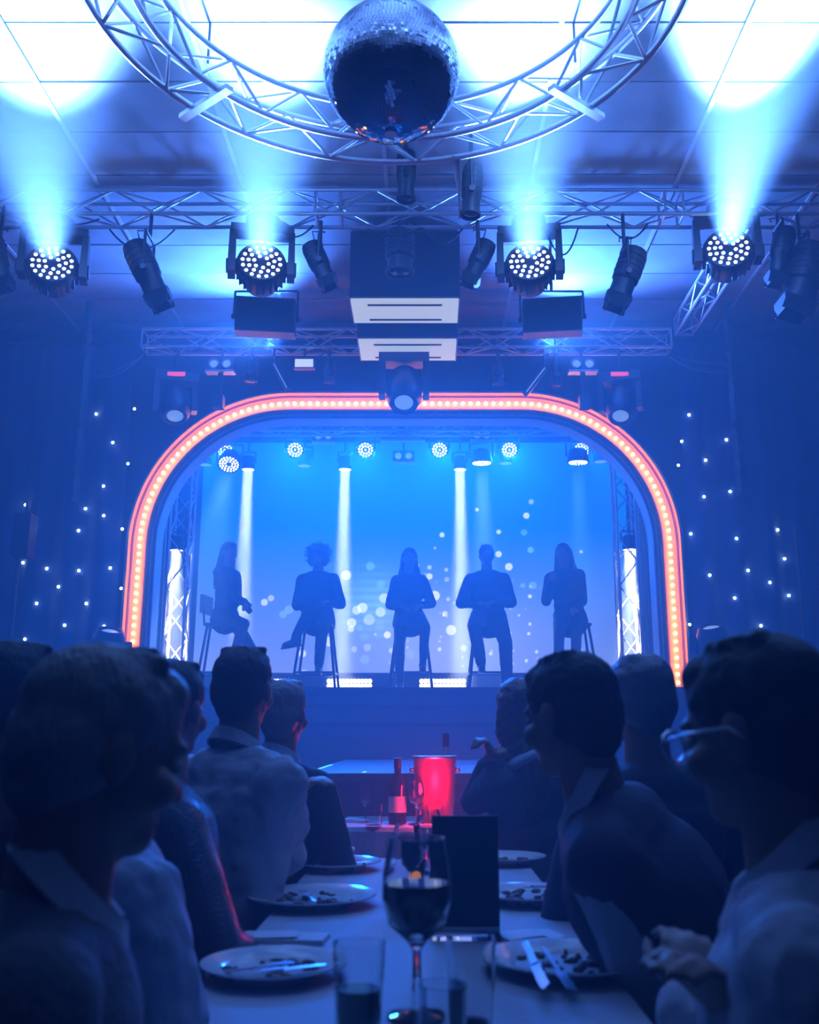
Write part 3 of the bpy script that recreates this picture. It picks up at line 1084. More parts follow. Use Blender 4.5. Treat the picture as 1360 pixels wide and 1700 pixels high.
# work light and small clutter under the back truss
q = P(505, 603, 8.45)
wl = thing('work_light', q, 'small pale rectangular floodlight on the truss left of the smaller ceiling unit', 'floodlight')
MB().box((0, 0.03, 0), (0.20, 0.06, 0.10)).build('housing', M_DARK, wl)
MB().box((0, -0.005, 0), (0.17, 0.012, 0.075)).build('glass', mat('lit floodlight glass', (1, 1, 1), .3, emit=(.7, .85, 1), strength=0.9, sample='NONE'), wl)
bar('bracket', (0, 0.03, 0.05), (0, 0.03, back_z - .09 - q.z), 0.012, M_DARK, wl)
for lab, a, b in (('flat dark bar light slanting down to the arch top, left of centre', (455, 605), (478, 648)), ('flat dark bar light slanting down to the arch top, right of centre', (905, 612), (872, 655)),
                  ):
    A, B = P(*a, 8.45), P(*b, 8.45)
    t = thing('bar_light', A, lab, 'bar light')
    R = frame_z(B - A)
    MB().box((B - A) / 2, (0.07, 0.05, (B - A).length), R).build('body', M_DARK, t)
    MB().box((B - A) / 2 + V((0, -0.028, 0)), (0.05, 0.008, (B - A).length * .92), R).build('cover', M_LENS, t)
    bar('clamp', (0, 0, 0), (0, 0.0, back_z - .09 - A.z), 0.012, M_DARK, t)
    sp = spot('ceiling_fill', A, (A.x * 1.6, 6.6, CEIL), 1100, 130, (0.05, 0.2, 1.0), .1, 1.0)  # added blue fill that brightens the ceiling, not the bar's own light
    sp.parent = t
    sp.location = V((0, -.10, 4.74 - A.z))
profile_spot('small black can light hanging from the arch truss, left of centre', (418, 600), (416, 640), 8.45, 22, back_z, False)
profile_spot('small black can light hanging from the arch truss beside the left blinder', (548, 600), (546, 642), 8.45, 18, back_z, False)
profile_spot('small black can light hanging from the arch truss, right of centre', (826, 600), (828, 645), 8.45, 20, back_z, False)
profile_spot('small black can light hanging from the arch truss beside the right blinder', (925, 600), (924, 648), 8.45, 18, back_z, False)

# scissor hanger in the middle of the stage truss
q = P(669, 728, 10.3)
t = thing('scissor_hanger', q, 'zigzag metal scissor hanger in the middle of the stage truss', 'hanger')
wz = 0.24
hh = 0.22
for k in range(5):
    z0_, z1_ = hh * k / 5, hh * (k + 1) / 5
    bar('scissor_link', (-wz / 2, 0, z0_), (wz / 2, 0, z1_), 0.008, M_ALU, t)
    bar('scissor_link', (wz / 2, 0.012, z0_), (-wz / 2, 0.012, z1_), 0.008, M_ALU, t)
MB().box((0, 0, -0.02), (0.5, 0.06, 0.03)).build('foot_rail', M_ALU, t)
bar('drop_rod', (0, 0, hh), (0, 0, CEIL - q.z), 0.012, M_ALU, t)

# LED battens on the stage floor
M_BATT = mat('lit batten LEDs', (1, 1, 1), .3, emit=(0.9, 0.97, 1.0), strength=7)
for lab, pa, pb in (('lit white LED batten on the stage floor behind the middle stool', 543, 617), ('lit white LED batten on the stage floor beside the short-haired singer', 697, 773), ('short lit LED batten on the stage floor beside the sideways singer', 452, 476)):
    A, B = P(pa, 1136, 11.9), P(pb, 1136, 11.9)
    z = STAGE_Z
    t = thing('led_batten', ((A.x + B.x) / 2, 11.9, z), lab, 'batten light')
    w = B.x - A.x
    hz2 = P(600, 1128, 11.9).z - z
    MB().box((0, 0.05, (hz2 + .1) / 2 - .02), (w + .04, 0.08, hz2 + .02)).build('housing', M_DARK, t)
    z0_ = P(600, 1141, 11.9).z - z
    zc_ = (max(z0_, 0.03) + hz2) / 2
    n = max(4, int(w / 0.045))
    lens = MB().lathe([(0.028, 0), (0.024, 0.012), (0.0, 0.015)], 8, (0, 0, 0), frame_z((0, -1, 0))).mesh('batten_lens', M_BATT, True)
    for k in range(n):
        for row in (-1, 1):
            link('batten_lens', lens, t, loc=(-w / 2 + w * (k + .5) / n, 0.008, zc_ + row * 0.028))

# loose cables slung along the trusses
def sag(p0, p1, d, n=10):
    p0, p1 = V(p0), V(p1)
    return [p0.lerp(p1, i / n) - V((0, 0, d * 4 * (i / n) * (1 - i / n))) for i in range(n + 1)]


for k, (a, b, Y, d) in enumerate((((182, 381), (290, 381), 6.4, .16), ((610, 380), (700, 378), 6.4, .06), ((700, 378), (768, 380), 6.4, .12), ((905, 378), (960, 378), 6.4, .22),
                                  ((1008, 372), (1075, 372), 6.4, .12), ((455, 372), (520, 374), 6.4, .10), ((70, 362), (165, 364), 6.4, .05))):
    A, B = P(*a, Y), P(*b, Y)
    o = MB().tube(sag((0, 0, 0), B - A, d), 0.007, 5).build('loose_cable', M_CABLE, None, True)
    o.location = A
    tag(o, 'black cable looping below the long lighting truss', 'cable', 'cables below the long truss')
for k, (a, b, d) in enumerate((((150, 622), (238, 588), .10), ((158, 628), (238, 590), .02), ((1112, 592), (1225, 610), .10), ((1118, 590), (1228, 604), .04))):
    A, B = P(*a, 8.5), P(*b, 8.5)
    o = MB().tube(sag((0, 0, 0), B - A, d), 0.008, 5).build('slack_cable', mat('blue grey cable', (.12, .14, .2), .5), None, True)
    o.location = A
    side = 'left' if k < 2 else 'right'
    tag(o, 'slack cable from the %s end of the arch truss to the wall' % side, 'cable', '%s slack cables' % side)
for k in range(5):
    A = P(752 + 3 * k, 258, 5.3)
    B = P(770 - 2 * k, 330 + 4 * k, 6.3)
    o = MB().tube(sag((0, 0, 0), B - A, .1 + .03 * k), 0.006, 5).build('hanging_cable', mat('pale cable', (.5, .5, .5), .5), None, True)
    o.location = A
    tag(o, 'pale cable dropping from the circular truss beside the mirror ball', 'cable', 'pale cables beside the mirror ball')

# poles and tall shiny strip by the side walls
M_FOIL = mat('crumpled foil', (.06, .07, .09), .3, .5, bump=1.0, bump_scale=25)
for lab, px, y0_, y1_ in (('tall crumpled shiny strip hanging before the left star curtain', 122, 615, 830), ('tall crumpled shiny strip hanging before the right star curtain', 1231, 655, 828)):
    A, B = P(px, y1_, 8.4), P(px, y0_, 8.4)
    pts = []
    n = 26
    w = .045
    for i in range(n + 1):
        t = i / n
        for dx, dy in ((-w, 0), (0, -.02 + rnd.uniform(-.015, .015)), (w, 0), (0, .02)):
            pts.append(V((dx * (1 + rnd.uniform(-.4, .2)), dy + rnd.uniform(-.008, .008), (CEIL - A.z) * t)))
    fs = [(4 * i + j, 4 * i + (j + 1) % 4, 4 * i + 4 + (j + 1) % 4, 4 * i + 4 + j) for i in range(n) for j in range(4)] + [(3, 2, 1, 0), (4 * n, 4 * n + 1, 4 * n + 2, 4 * n + 3)]
    o = MB().add(pts, fs).build('foil_strip', M_FOIL)
    o.location = A
    tag(o, lab, 'strip')
for lab, px0_, px1_, body in (('thin upright stand with a slim column speaker before the left star curtain', 14, 22, True), ('thin upright stand before the right star curtain', 1340, 1328, False)):
    A, B = P(px0_, 1100, 8.2), P(px1_, 870, 8.2)
    t = thing('upright_stand', (A.x, 8.2, 0), lab, 'stand')
    bar('pole', (0, 0, .03), (0, 0, B.z), .018, M_DARK, t, 8)
    MB().lathe([(.22, 0), (.22, .02), (.05, .05)], 20).build('foot', M_BLACK, t, 40)
    if body:
        q = P(22, 890, 8.2)
        MB().box((.03, 0, q.z), (.15, .16, .38)).build('column_speaker', M_BLACKP, t)
        bar('top_pole', (.03, 0, q.z + .19), (.03, 0, q.z + .32), .014, M_DARK, t)

# ================================================================== PEOPLE
M_SKIN = mat('skin', (0.20, 0.12, 0.09), 0.55, bump=0.05)
M_HAIRD = mat('dark hair', (0.012, 0.009, 0.008), 0.7, stretch=(60, 60, 6), bump=0.6, bump_scale=3)
M_HAIRB = mat('brown hair', (0.06, 0.035, 0.02), 0.45, stretch=(60, 60, 6), bump=0.6, bump_scale=3)
M_HAIRW = mat('grey white hair', (0.22, 0.22, 0.23), 0.6, stretch=(50, 50, 8), bump=0.6, bump_scale=3)
M_HAIRG = mat('grey hair', (0.16, 0.16, 0.17), 0.5, stretch=(50, 50, 8), bump=0.6, bump_scale=3)
M_EYE = mat('eye', (0.25, 0.25, 0.27), 0.15)
M_JACKET = mat('dark suit cloth', (0.015, 0.017, 0.025), 0.85, bump=0.2, bump_scale=90)
M_NAVY = mat('navy wool', (0.025, 0.03, 0.06), 0.85, bump=0.2, bump_scale=90)
M_SHIRT = mat('pale cotton shirt', (0.36, 0.38, 0.44), 0.8, stretch=(1, 1, .45), bump=1.0, bump_scale=16)
M_SHIRT2 = mat('light blue cotton shirt', (0.28, 0.33, 0.44), 0.8, stretch=(1, 1, .45), bump=1.0, bump_scale=16)
M_CARDI = mat('soft grey cardigan', (0.06, 0.065, 0.085), 0.95, bump=0.5, bump_scale=60)
M_MAROON = mat('dark maroon knit', (0.06, 0.012, 0.015), 0.95, bump=0.4, bump_scale=60)
M_TROU = mat('dark trousers', (0.015, 0.016, 0.02), 0.85, bump=0.2, bump_scale=80)
M_SEQ = mat('sequin cloth', (0.05, 0.055, 0.08), 0.25, 0.7, bump=1.0, bump_scale=160)
M_SHOE = mat('black leather', (0.012, 0.012, 0.013), 0.3)


def ik(a, b, l1, l2, hint):
    a, b = V(a), V(b)
    d = b - a
    L = min(d.length, (l1 + l2) * 0.999)
    dn = d.normalized()
    b = a + dn * L
    x = (l1 * l1 - l2 * l2 + L * L) / (2 * L)
    h = math.sqrt(max(l1 * l1 - x * x, 0))
    hv = V(hint) - dn * V(hint).dot(dn)
    hv = hv.normalized() if hv.length > 1e-4 else dn.orthogonal().normalized()
    return a + dn * x + hv * h, b


def hand(mb, w, d, n, s=1.0, thumb=1, curl=0.35):
    """palm and five fingers: wrist w, direction d, palm normal n; thumb side sign"""
    d = V(d).normalized()
    n = (V(n) - d * V(n).dot(d)).normalized()
    c = d.cross(n)
    R = Matrix((c, n, d)).transposed()
    mb.ell(w + d * .05 * s, (.042 * s, .017 * s, .055 * s), R, 12, 8)
    for k, (off, ln) in enumerate(((-.031, .066), (-.0105, .076), (.0105, .071), (.031, .056))):
        p = w + d * .085 * s + c * off * s * thumb * -1
        a1, a2 = curl * .8, curl * 1.9
        q = p + (d * math.cos(a1) + n * math.sin(a1)) * ln * .5 * s
        e = q + (d * math.cos(a2) + n * math.sin(a2)) * ln * .5 * s
        mb.cap(p, q, .0088 * s, .0082 * s, 8)
        mb.cap(q, e, .0082 * s, .007 * s, 8)
    p = w + d * .025 * s + c * .03 * s * thumb
    q = p + (d * .7 + c * thumb * .7).normalized() * .042 * s
    e = q + (d * .93 + n * .2).normalized() * .03 * s
    mb.cap(p, q, .012 * s, .010 * s, 8)
    mb.cap(q, e, .010 * s, .008 * s, 8)


class Person:
    def __init__(self, label, H, pel, face, bface, hands, feet, s=1.0, shw=0.185, knee_hint=None, elbow=(0.6, -0.5), vox=0.010, foot_dir=None, palm=None, curl=.6):
        """H world head centre; pel world pelvis centre; face head direction; bface body direction (horizontal)"""
        self.s, self.vox = s, vox
        H, pel = V(H), V(pel)
        self.base = V((pel.x, pel.y, pel.z - 0.11 * s))
        self.root = thing('person', self.base, label, 'person')
        self.H = H - self.base
        self.P = pel - self.base
        f = V((bface[0], bface[1], 0)).normalized()
        r = f.cross(UP).normalized()
        self.f, self.r = f, r
        fa = V(face).normalized()
        hr = fa.cross(UP).normalized()
        hu = hr.cross(fa).normalized()
        self.HR = Matrix((hr, fa, hu)).transposed()
        self.N = self.H - UP * .145 * s - fa * .02 * s + (self.P - self.H).normalized() * .03 * s
        sp = (self.N - self.P).normalized()
        self.sp = sp
        rr = (r - sp * r.dot(sp)).normalized()
        ff = sp.cross(rr).normalized()
        if ff.dot(f) < 0:
            ff = -ff
        self.rr, self.ff = rr, ff
        self.TR = Matrix((rr, ff, sp)).transposed()
        self.L = (self.N - self.P).length
        self.sh = [self.N - sp * .082 * s + rr * sg * (shw - .022) * s for sg in (-1, 1)]
        self.hip = [self.P + rr * sg * .092 * s - sp * .01 for sg in (-1, 1)]
        self.shw = shw
        self.el, self.wr, self.kn, self.an = [], [], [], []
        for i, sg in enumerate((-1, 1)):
            h_ = V(hands[i]) - self.base
            hint = r * sg * elbow[0] + UP * elbow[1] - f * .35
            e, w = ik(self.sh[i], h_, .29 * s, .255 * s, hint)
            self.el.append(e); self.wr.append(w)
            ft = V(feet[i]) - self.base
            kh = (knee_hint[i] if knee_hint else f + UP * .6)
            k, a = ik(self.hip[i], ft, .43 * s, .42 * s, kh)
            self.kn.append(k); self.an.append(a)
        self.fd = [V(d).normalized() for d in foot_dir] if foot_dir else [f, f]
        self.palm = palm
        self.curl = curl
        self.body()

    def hp(self, x, y, z):
        return self.H + self.HR @ V((x * self.s, y * self.s, z * self.s))

    def torso(self, mb, g=0.0, hem=0.0):
        s, T, L = self.s, self.TR, self.L
        w = self.shw / .185
        q = lambda t, y=0: self.P + self.sp * L * t + self.ff * y * s
        mb.ell(q(-.02), (.165 * s + g, .125 * s + g, .12 * s + g), T)
        mb.ell(q(.22, .01), (.145 * s * w + g, .112 * s + g, .14 * s), T)
        mb.ell(q(.45, .01), (.150 * s * w + g, .115 * s + g, .16 * s), T)
        mb.ell(q(.68, .012), (.168 * s * w + g, .122 * s + g, .17 * s), T)
        mb.ell(q(.86, -.005), (.150 * s * w + g, .085 * s + g, .085 * s + g * .5), T)
        for i in (0, 1):
            mb.cap(self.N - self.sp * .035 * s, self.sh[i], .056 * s + g * .5, .054 * s + g * .7)
            mb.cap(self.sh[i], self.P + self.sp * L * .6 + self.rr * (-1, 1)[i] * .09 * s, .054 * s + g * .7, .06 * s + g)
        if hem:
            mb.ell(q(-.02 - hem * .5 / L, 0), (.178 * s + g, .135 * s + g, .16 * s), T)

    def arms(self, mb, g=0.0, sleeve=1.0):
        s = self.s
        for i in (0, 1):
            if sleeve >= 1:
                mb.cap(self.sh[i], self.el[i], .058 * s + g, .044 * s + g)
                e = self.el[i].lerp(self.wr[i], .93 if g else 1.0)
                mb.cap(self.el[i], e, .044 * s + g, .030 * s + g)
            else:
                mb.cap(self.sh[i], self.sh[i].lerp(self.el[i], sleeve), .058 * s + g, .052 * s + g * 1.6)

    def legs(self, mb, g=0.0):
        s = self.s
        for i in (0, 1):
            mb.cap(self.hip[i], self.kn[i], .085 * s + g, .056 * s + g)
            m_ = self.kn[i].lerp(self.an[i], .35) - self.fd[i] * .012
            mb.cap(self.kn[i], m_, .056 * s + g, .052 * s + g)
            mb.cap(m_, self.an[i].lerp(self.kn[i], .06 if g else 0), .052 * s + g, .036 * s + g * 1.3)

    def body(self):
        s = self.s
        mb = MB()
        self.torso(mb)
        self.arms(mb)
        self.legs(mb)
        mb.cap(self.N - self.sp * .05 * s, self.hp(0, -.022, -.05), .066 * s, .057 * s)
        hp, R = self.hp, self.HR
        e = lambda c, r_: mb.ell(hp(*c), tuple(k * s for k in r_), R, 16, 12)
        e((0, -.008, .035), (.075, .097, .082))
        e((0, .02, -.03), (.060, .070, .080))
        e((0, .055, -.085), (.035, .035, .028))
        e((0, .082, .022), (.050, .016, .012))
        e((-.040, .062, -.03), (.026, .026, .026))
        e((.040, .062, -.03), (.026, .026, .026))
        mb.cap(hp(0, .086, .008), hp(0, .106, -.030), .008 * s, .0125 * s, 8)
        e((0, .080, -.062), (.024, .010, .008))
        e((0, .078, -.076), (.021, .010, .008))
        for sg in (-1, 1):
            e((sg * .078, -.012, -.008), (.010, .021, .034))
        for i, sg in enumerate((-1, 1)):
            d = (self.wr[i] - self.el[i])
            n = self.palm[i] if self.palm else (self.f * .4 - UP * .8 - self.r * sg * .4)
            hand(mb, self.wr[i], d, n, s, -sg, self.curl)
            a = self.an[i]
            mb.cap(a - self.fd[i] * .04 * s - UP * .03, a + self.fd[i] * .13 * s - UP * .05, .034 * s, .026 * s)
        blob('body', mb, M_SKIN, self.root, self.vox, 2)
        for sg in (-1, 1):
            MB().ell(hp(sg * .031, .078, .0), (.0125 * s,) * 3, None, 10, 8).build('eye', M_EYE, self.root, True)

    def top(self, name, m_, g=.016, hem=0.0, sleeve=1.0, disp=.012, collar=None, dsize=.09):
        mb = MB()
        self.torso(mb, g, hem)
        self.arms(mb, g * .8, sleeve)
        garment = blob(name, mb, m_, self.root, self.vox * 1.15, 3, disp, dsize)
        if collar:
            s = self.s
            pts = []
            c = self.N - self.sp * .014 * s
            for k in range(20):
                a = 2 * math.pi * k / 20
                pts.append(c + self.rr * math.cos(a) * .068 * s + self.ff * math.sin(a) * .068 * s + self.sp * (.028 - .035 * math.sin(a)) * s)
            n_ = len(pts)
            cv, cf = [], []
            for k, q in enumerate(pts):
                o_ = (q - c)
                o_ = (o_ - self.sp * o_.dot(self.sp)).normalized()
                for dr, dz in ((-.004, -.02), (-.002, .022), (.004, .024), (.022, -.012), (.017, -.016), (.001, .016)):
                    cv.append(q + o_ * dr * s + self.sp * dz * s)
            for k in range(n_):
                if k == 5:
                    continue
                for i_ in range(6):
                    j_ = (i_ + 1) % 6
                    k2 = (k + 1) % n_
                    cf.append((k * 6 + i_, k * 6 + j_, k2 * 6 + j_, k2 * 6 + i_))
            MB().add(cv, cf).build('collar', collar, garment, 50)
        return self

    def pants(self, m_, g=.012, shoes=M_SHOE):
        mb = MB()
        s = self.s
        mb.ell(self.P - self.sp * .02, (.165 * s + g, .13 * s + g, .12 * s + g), self.TR)
        self.legs(mb, g)
        blob('trousers', mb, m_, self.root, self.vox * 1.15, 3, .008, .08)
        for i in (0, 1):
            a = self.an[i]
            d = self.fd[i]
            mb = MB().cap(a - d * .045 * s - UP * .035 * s, a + d * .14 * s - UP * .055 * s, .043 * s, .034 * s)
            mb.cap(a - UP * .01, a - UP * .04 * s, .045 * s, .043 * s)
            dz = .085 * s
            mb.box(a + d * .05 * s - UP * dz, (.075 * s, .25 * s, .018 * s), Matrix((d.cross(UP).normalized(), d, d.cross(UP).normalized().cross(d))).transposed())
            blob('shoe', mb, shoes, self.root, .008, 2)
        return self

    def hair(self, kind, m_, length=.28, seed=1):
        s, hp, R = self.s, self.hp, self.HR
        r_ = random.Random(seed)
        mb = MB()
        e = lambda c, q: mb.ell(hp(*c), tuple(k * s for k in q), R, 18, 12)
        disp = .008
        if kind in ('short', 'long'):
            e((0, -.016, .046), (.083, .103, .084))
            e((0, -.045, .0), (.080, .075, .085))
            e((0, .040, .084), (.060, .045, .034))
        if kind == 'short':
            e((0, -.060, -.045), (.058, .045, .05))
            for k in range(14):
                a = hp(r_.uniform(-.05, .05), r_.uniform(-.05, .03), .112)
                mb.cap(a, a + R @ V((r_.uniform(-.02, .02), r_.uniform(-.02, .01), .008)) * s, .014 * s, .007 * s, 8)
        if kind == 'long':
            for k in range(26):
                t = k / 25
                an = math.pi * (.12 + .76 * t) + math.pi
                x, y = math.cos(an) * .083, math.sin(an) * .085 - .012
                p0 = hp(x * .9, y * .9, .04)
                p1 = hp(x * 1.08, y * 1.05, -.09)
                p2 = self.N + self.rr * x * 1.45 * s + self.ff * (y * 1.2 - .02) * s - self.sp * (length * r_.uniform(.5, 1.05) - .02) * s + V((r_.uniform(-.012, .012), r_.uniform(-.012, .012), 0))
                p3 = p1.lerp(p2, .5) + V((r_.uniform(-.012, .012), r_.uniform(-.012, .012), 0))
                mb.cap(p0, p1, .026 * s, .026 * s, 8)
                mb.cap(p1, p3, .026 * s, .023 * s, 8)
                mb.cap(p3, p2, .023 * s, .010 * s, 8)
            disp = .012
        if kind == 'curly':
            e((0, -.025, .05), (.125, .125, .105))
            e((.06, -.02, -.03), (.062, .08, .075))
            e((-.06, -.02, -.03), (.062, .08, .075))
            e((0, -.06, -.02), (.09, .07, .085))
            disp = .03
        hr_ = blob('hair', mb, m_, self.root, self.vox * .9 if kind != 'long' else self.vox, 2 if kind != 'long' else 1, disp, .035 if kind == 'curly' else .025)
        if kind == 'curly':
            cu = MB()
            for k in range(170):
                n = V((r_.gauss(0, 1), r_.gauss(0, .8), r_.gauss(.35, .8))).normalized()
                if n.y > .55 and n.z < .4:
                    continue
                if n.z < -.75:
                    continue
                c = hp(n.x * .125, -.022 + n.y * .12, .03 + n.z * .115)
                d = (R @ n)
                a1 = d.orthogonal().normalized()
                a2 = d.cross(a1)
                rad = r_.uniform(.008, .014)
                ph = r_.uniform(0, 6.28)
                ln = r_.uniform(.015, .05)
                cu.tube([c + d * ln * t / 7 + (a1 * math.cos(ph + t * .9) + a2 * math.sin(ph + t * .9)) * rad for t in range(8)], .0032, 4)
            tag(cu.build('curls', m_, hr_, True), kind='stuff')
        return self

    def strands(self, m_, n=40, seed=3, length=.3):
        """loose wavy strands at the edge of long hair"""
        r_ = random.Random(seed)
        cu = MB()
        for k in range(n):
            an = math.pi * r_.uniform(.02, .98) + math.pi
            x, y = math.cos(an) * .095, math.sin(an) * .09 - .012
            p0 = self.hp(x * .95, y, r_.uniform(-.06, .06))
            p2 = self.N + self.rr * x * r_.uniform(1.3, 2.0) * self.s + self.ff * y * self.s - self.sp * r_.uniform(.3, 1) * length
            path = []
            ph = r_.uniform(0, 6)
            for t in range(12):
                q = p0.lerp(p2, t / 11)
                path.append(q + self.rr * math.sin(ph + t * .9) * .008 + self.ff * math.cos(ph + t) * .006)
            cu.tube(path, .0035, 4)
        tag(cu.build('hair_strands', m_, self.root, True), kind='stuff')
        return self


# ------------------------------------------------------------------ bar stools on stage
M_STOOL = mat('dark stool metal', (0.03, 0.032, 0.04), 0.3, 0.8)


def bar_stool(label, x, y, seat_h=.73, back=None, yaw=0.0):
    t = thing('bar_stool', (x, y, STAGE_Z), label, 'stool')
    Rz = Matrix.Rotation(yaw, 3, 'Z')
    w, b = .15, .235
    MB().box((0, 0, seat_h - .012), (.36, .34, .03), Rz).build('seat', M_STOOL, t)
    legs = []
    for sx in (-1, 1):
        for sy in (-1, 1):
            p0, p1 = Rz @ V((sx * b, sy * b, 0.0)), Rz @ V((sx * w, sy * w * .9, seat_h - .02))
            bar('leg', p0, p1, .015, M_STOOL, t, 8)
            legs.append((sx, sy, p0.lerp(p1, .30)))
    d = {(a, c): p for a, c, p in legs}
    for a, c in (((-1, -1), (1, -1)), ((1, -1), (1, 1)), ((1, 1), (-1, 1)), ((-1, 1), (-1, -1))):
        bar('foot_rail', d[a], d[c], .011, M_STOOL, t, 8)
    if back:
        u = V(back).normalized()
        s_ = u.cross(UP)
        for sg in (-1, 1):
            bar('back_post', u * .16 + s_ * sg * .13 + V((0, 0, seat_h - .02)), u * .20 + s_ * sg * .13 + V((0, 0, seat_h + .30)), .011, M_STOOL, t, 8)
        MB().box(u * .20 + V((0, 0, seat_h + .22)), (.30, .035, .20), Matrix((s_, u, UP)).transposed()).build('backrest', M_STOOL, t)
    return t


YP = 10.5
SEAT = .74


def on_stage(px):
    return P(px, 1000, YP).x


def G(px, py, Y=YP):
    return P(px, py, Y)


ZS = STAGE_Z
# 1 turned sideways to the right, long hair, stool with a low back
x = on_stage(372)
bar_stool('dark bar stool with a low backrest under the sideways singer', x, YP, SEAT, (-1, 0.15, 0), 0.1)
H = G(381, 917)
p = Person('long-haired singer in dark jacket sitting sideways on a bar stool', H, (x + .02, YP, ZS + SEAT + .11), (.75, -.65, -.12), (.85, -.5),
           (G(408, 1000, YP - .12), G(405, 1003, YP - .3)), (V((G(453, 1120).x, YP - .1, ZS + .09)), V((G(392, 1105).x, YP - .28, ZS + .33))), .97, .165,
           knee_hint=(V((.6, -.1, .8)), V((.8, -.5, .3))), elbow=(.2, -.6), vox=.013, foot_dir=[(.7, -.7, 0), (.6, -.8, -.2)])
p.top('jacket', M_JACKET, .014, .10).pants(M_SEQ, .005).hair('long', M_HAIRB, .26, 3).strands(M_HAIRB, 40, 5, .28)
# 2 curly hair, legs crossed
x = on_stage(528)
bar_stool('dark bar stool under the curly-haired singer', x, YP, SEAT)
p = Person('curly-haired singer in dark jacket with one leg crossed on a bar stool', G(528, 925), (x, YP, ZS + SEAT + .11), (-.05, -1, -.15), (0, -1),
           (G(545, 1000, YP - .22), G(512, 1003, YP - .22)), (V((G(533, 1105).x, YP - .22, ZS + .28)), V((G(497, 1062).x, YP - .36, ZS + .56))), 1.0, .19,
           knee_hint=(V((.1, -1, .6)), V((.5, -1, .8))), elbow=(.4, -.6), vox=.013, foot_dir=[(.05, -1, -.1), (-.6, -.75, -.2)])
p.top('jacket', M_JACKET, .022, .14).pants(M_TROU).hair('curly', M_HAIRB)
# 3 long hair, facing front
x = on_stage(683)
bar_stool('dark bar stool under the middle singer', x, YP, SEAT)
p = Person('middle singer with long dark hair and jacket, one leg straight', G(680, 927), (x - .02, YP, ZS + SEAT + .10), (.1, -1, -.1), (0, -1),
           (G(700, 1005, YP - .22), G(668, 1008, YP - .2)), (V((G(702, 1105).x, YP - .22, ZS + .30)), V((G(665, 1140).x, YP - .30, ZS + .09))), .97, .165,
           knee_hint=(V((.2, -1, .6)), V((-.1, -1, .4))), elbow=(.45, -.5), vox=.013)
p.top('jacket', M_JACKET, .016, .15).pants(M_SEQ, .005).hair('long', M_HAIRD, .18, 8).strands(M_HAIRD, 22, 6, .2)
# 4 short hair man
x = on_stage(811)
bar_stool('dark bar stool under the short-haired singer', x, YP, SEAT)
p = Person('short-haired singer in dark jacket with one foot on the stool rail', G(808, 923), (x, YP, ZS + SEAT + .11), (0, -1, -.08), (0, -1),
           (G(822, 1000, YP - .26), G(795, 1002, YP - .24)), (V((G(838, 1135).x, YP - .34, ZS + .09)), V((G(797, 1102).x, YP - .24, ZS + .30))), 1.03, .20,
           knee_hint=(V((.2, -1, .5)), V((-.3, -1, .6))), elbow=(.75, -.5), vox=.013)
p.top('jacket', M_JACKET, .022, .17).pants(M_TROU, .018).hair('short', M_HAIRD)
# 5 long hair, hand raised
x = on_stage(945)
bar_stool('dark bar stool under the singer nearest the right drape', x + .03, YP, SEAT)
p = Person('long-haired singer in dark jacket with one hand raised to the chest', G(935, 920), (x, YP, ZS + SEAT + .11), (-.25, -1, -.12), (-.15, -1),
           (G(955, 1010, YP - .24), G(916, 965, YP - .22)), (V((G(950, 1125).x, YP - .26, ZS + .2)), V((G(922, 1125).x, YP - .26, ZS + .2))), 1.0, .18,
           elbow=(.25, -.8), vox=.013)
p.top('jacket', M_JACKET, .02, .17).pants(M_SEQ, .005).hair('long', M_HAIRB, .26, 11).strands(M_HAIRB, 45, 9, .32)


# ------------------------------------------------------------------ audience
M_SEATC = mat('dark seat cloth', (0.03, 0.02, 0.03), .9)


def guest_seat(label, pel, s=1.0):
    h = pel.z - .115 * s
    t = thing('dining_stool', (pel.x, pel.y, 0), label, 'stool')
    MB().box((0, 0, h - .03), (.33, .33, .06)).build('cushion', M_SEATC, t)
    for sx in (-1, 1):
        for sy in (-1, 1):
            bar('leg', (sx * .15, sy * .15, 0), (sx * .14, sy * .14, h - .06), .014, M_DARK, t)


def guest(label, stool_label, Hpx, Y, off, face, bface, hands, outfit, hair, s=1.0, shw=.185, vox=.009, elbow=(.6, -.5), palm=None, sit=.70, curl=.6):
    H = P(Hpx[0], Hpx[1], Y)
    dz = math.sqrt((sit * s) ** 2 - off[0] ** 2 - off[1] ** 2)
    pel = V((H.x + off[0], H.y + off[1], H.z - dz))
    guest_seat(stool_label, pel, s)
    f = V((bface[0], bface[1], 0)).normalized()
    r = f.cross(UP)
    feet = [V((pel.x, pel.y, .09)) + f * .42 + r * sg * .13 for sg in (-1, 1)]
    hd = []
    for i, sg in enumerate((-1, 1)):
        hd.append(V(hands[i]) if hands[i] is not None else V((pel.x, pel.y, pel.z + .08)) + f * .28 + r * sg * .10)
    p = Person(label, H, pel, face, bface, hd, feet, s, shw, vox=vox, elbow=elbow, palm=palm, curl=curl)
    outfit(p)
    p.pants(M_TROU)
    p.hair(*hair)
    return p


TZ = .75
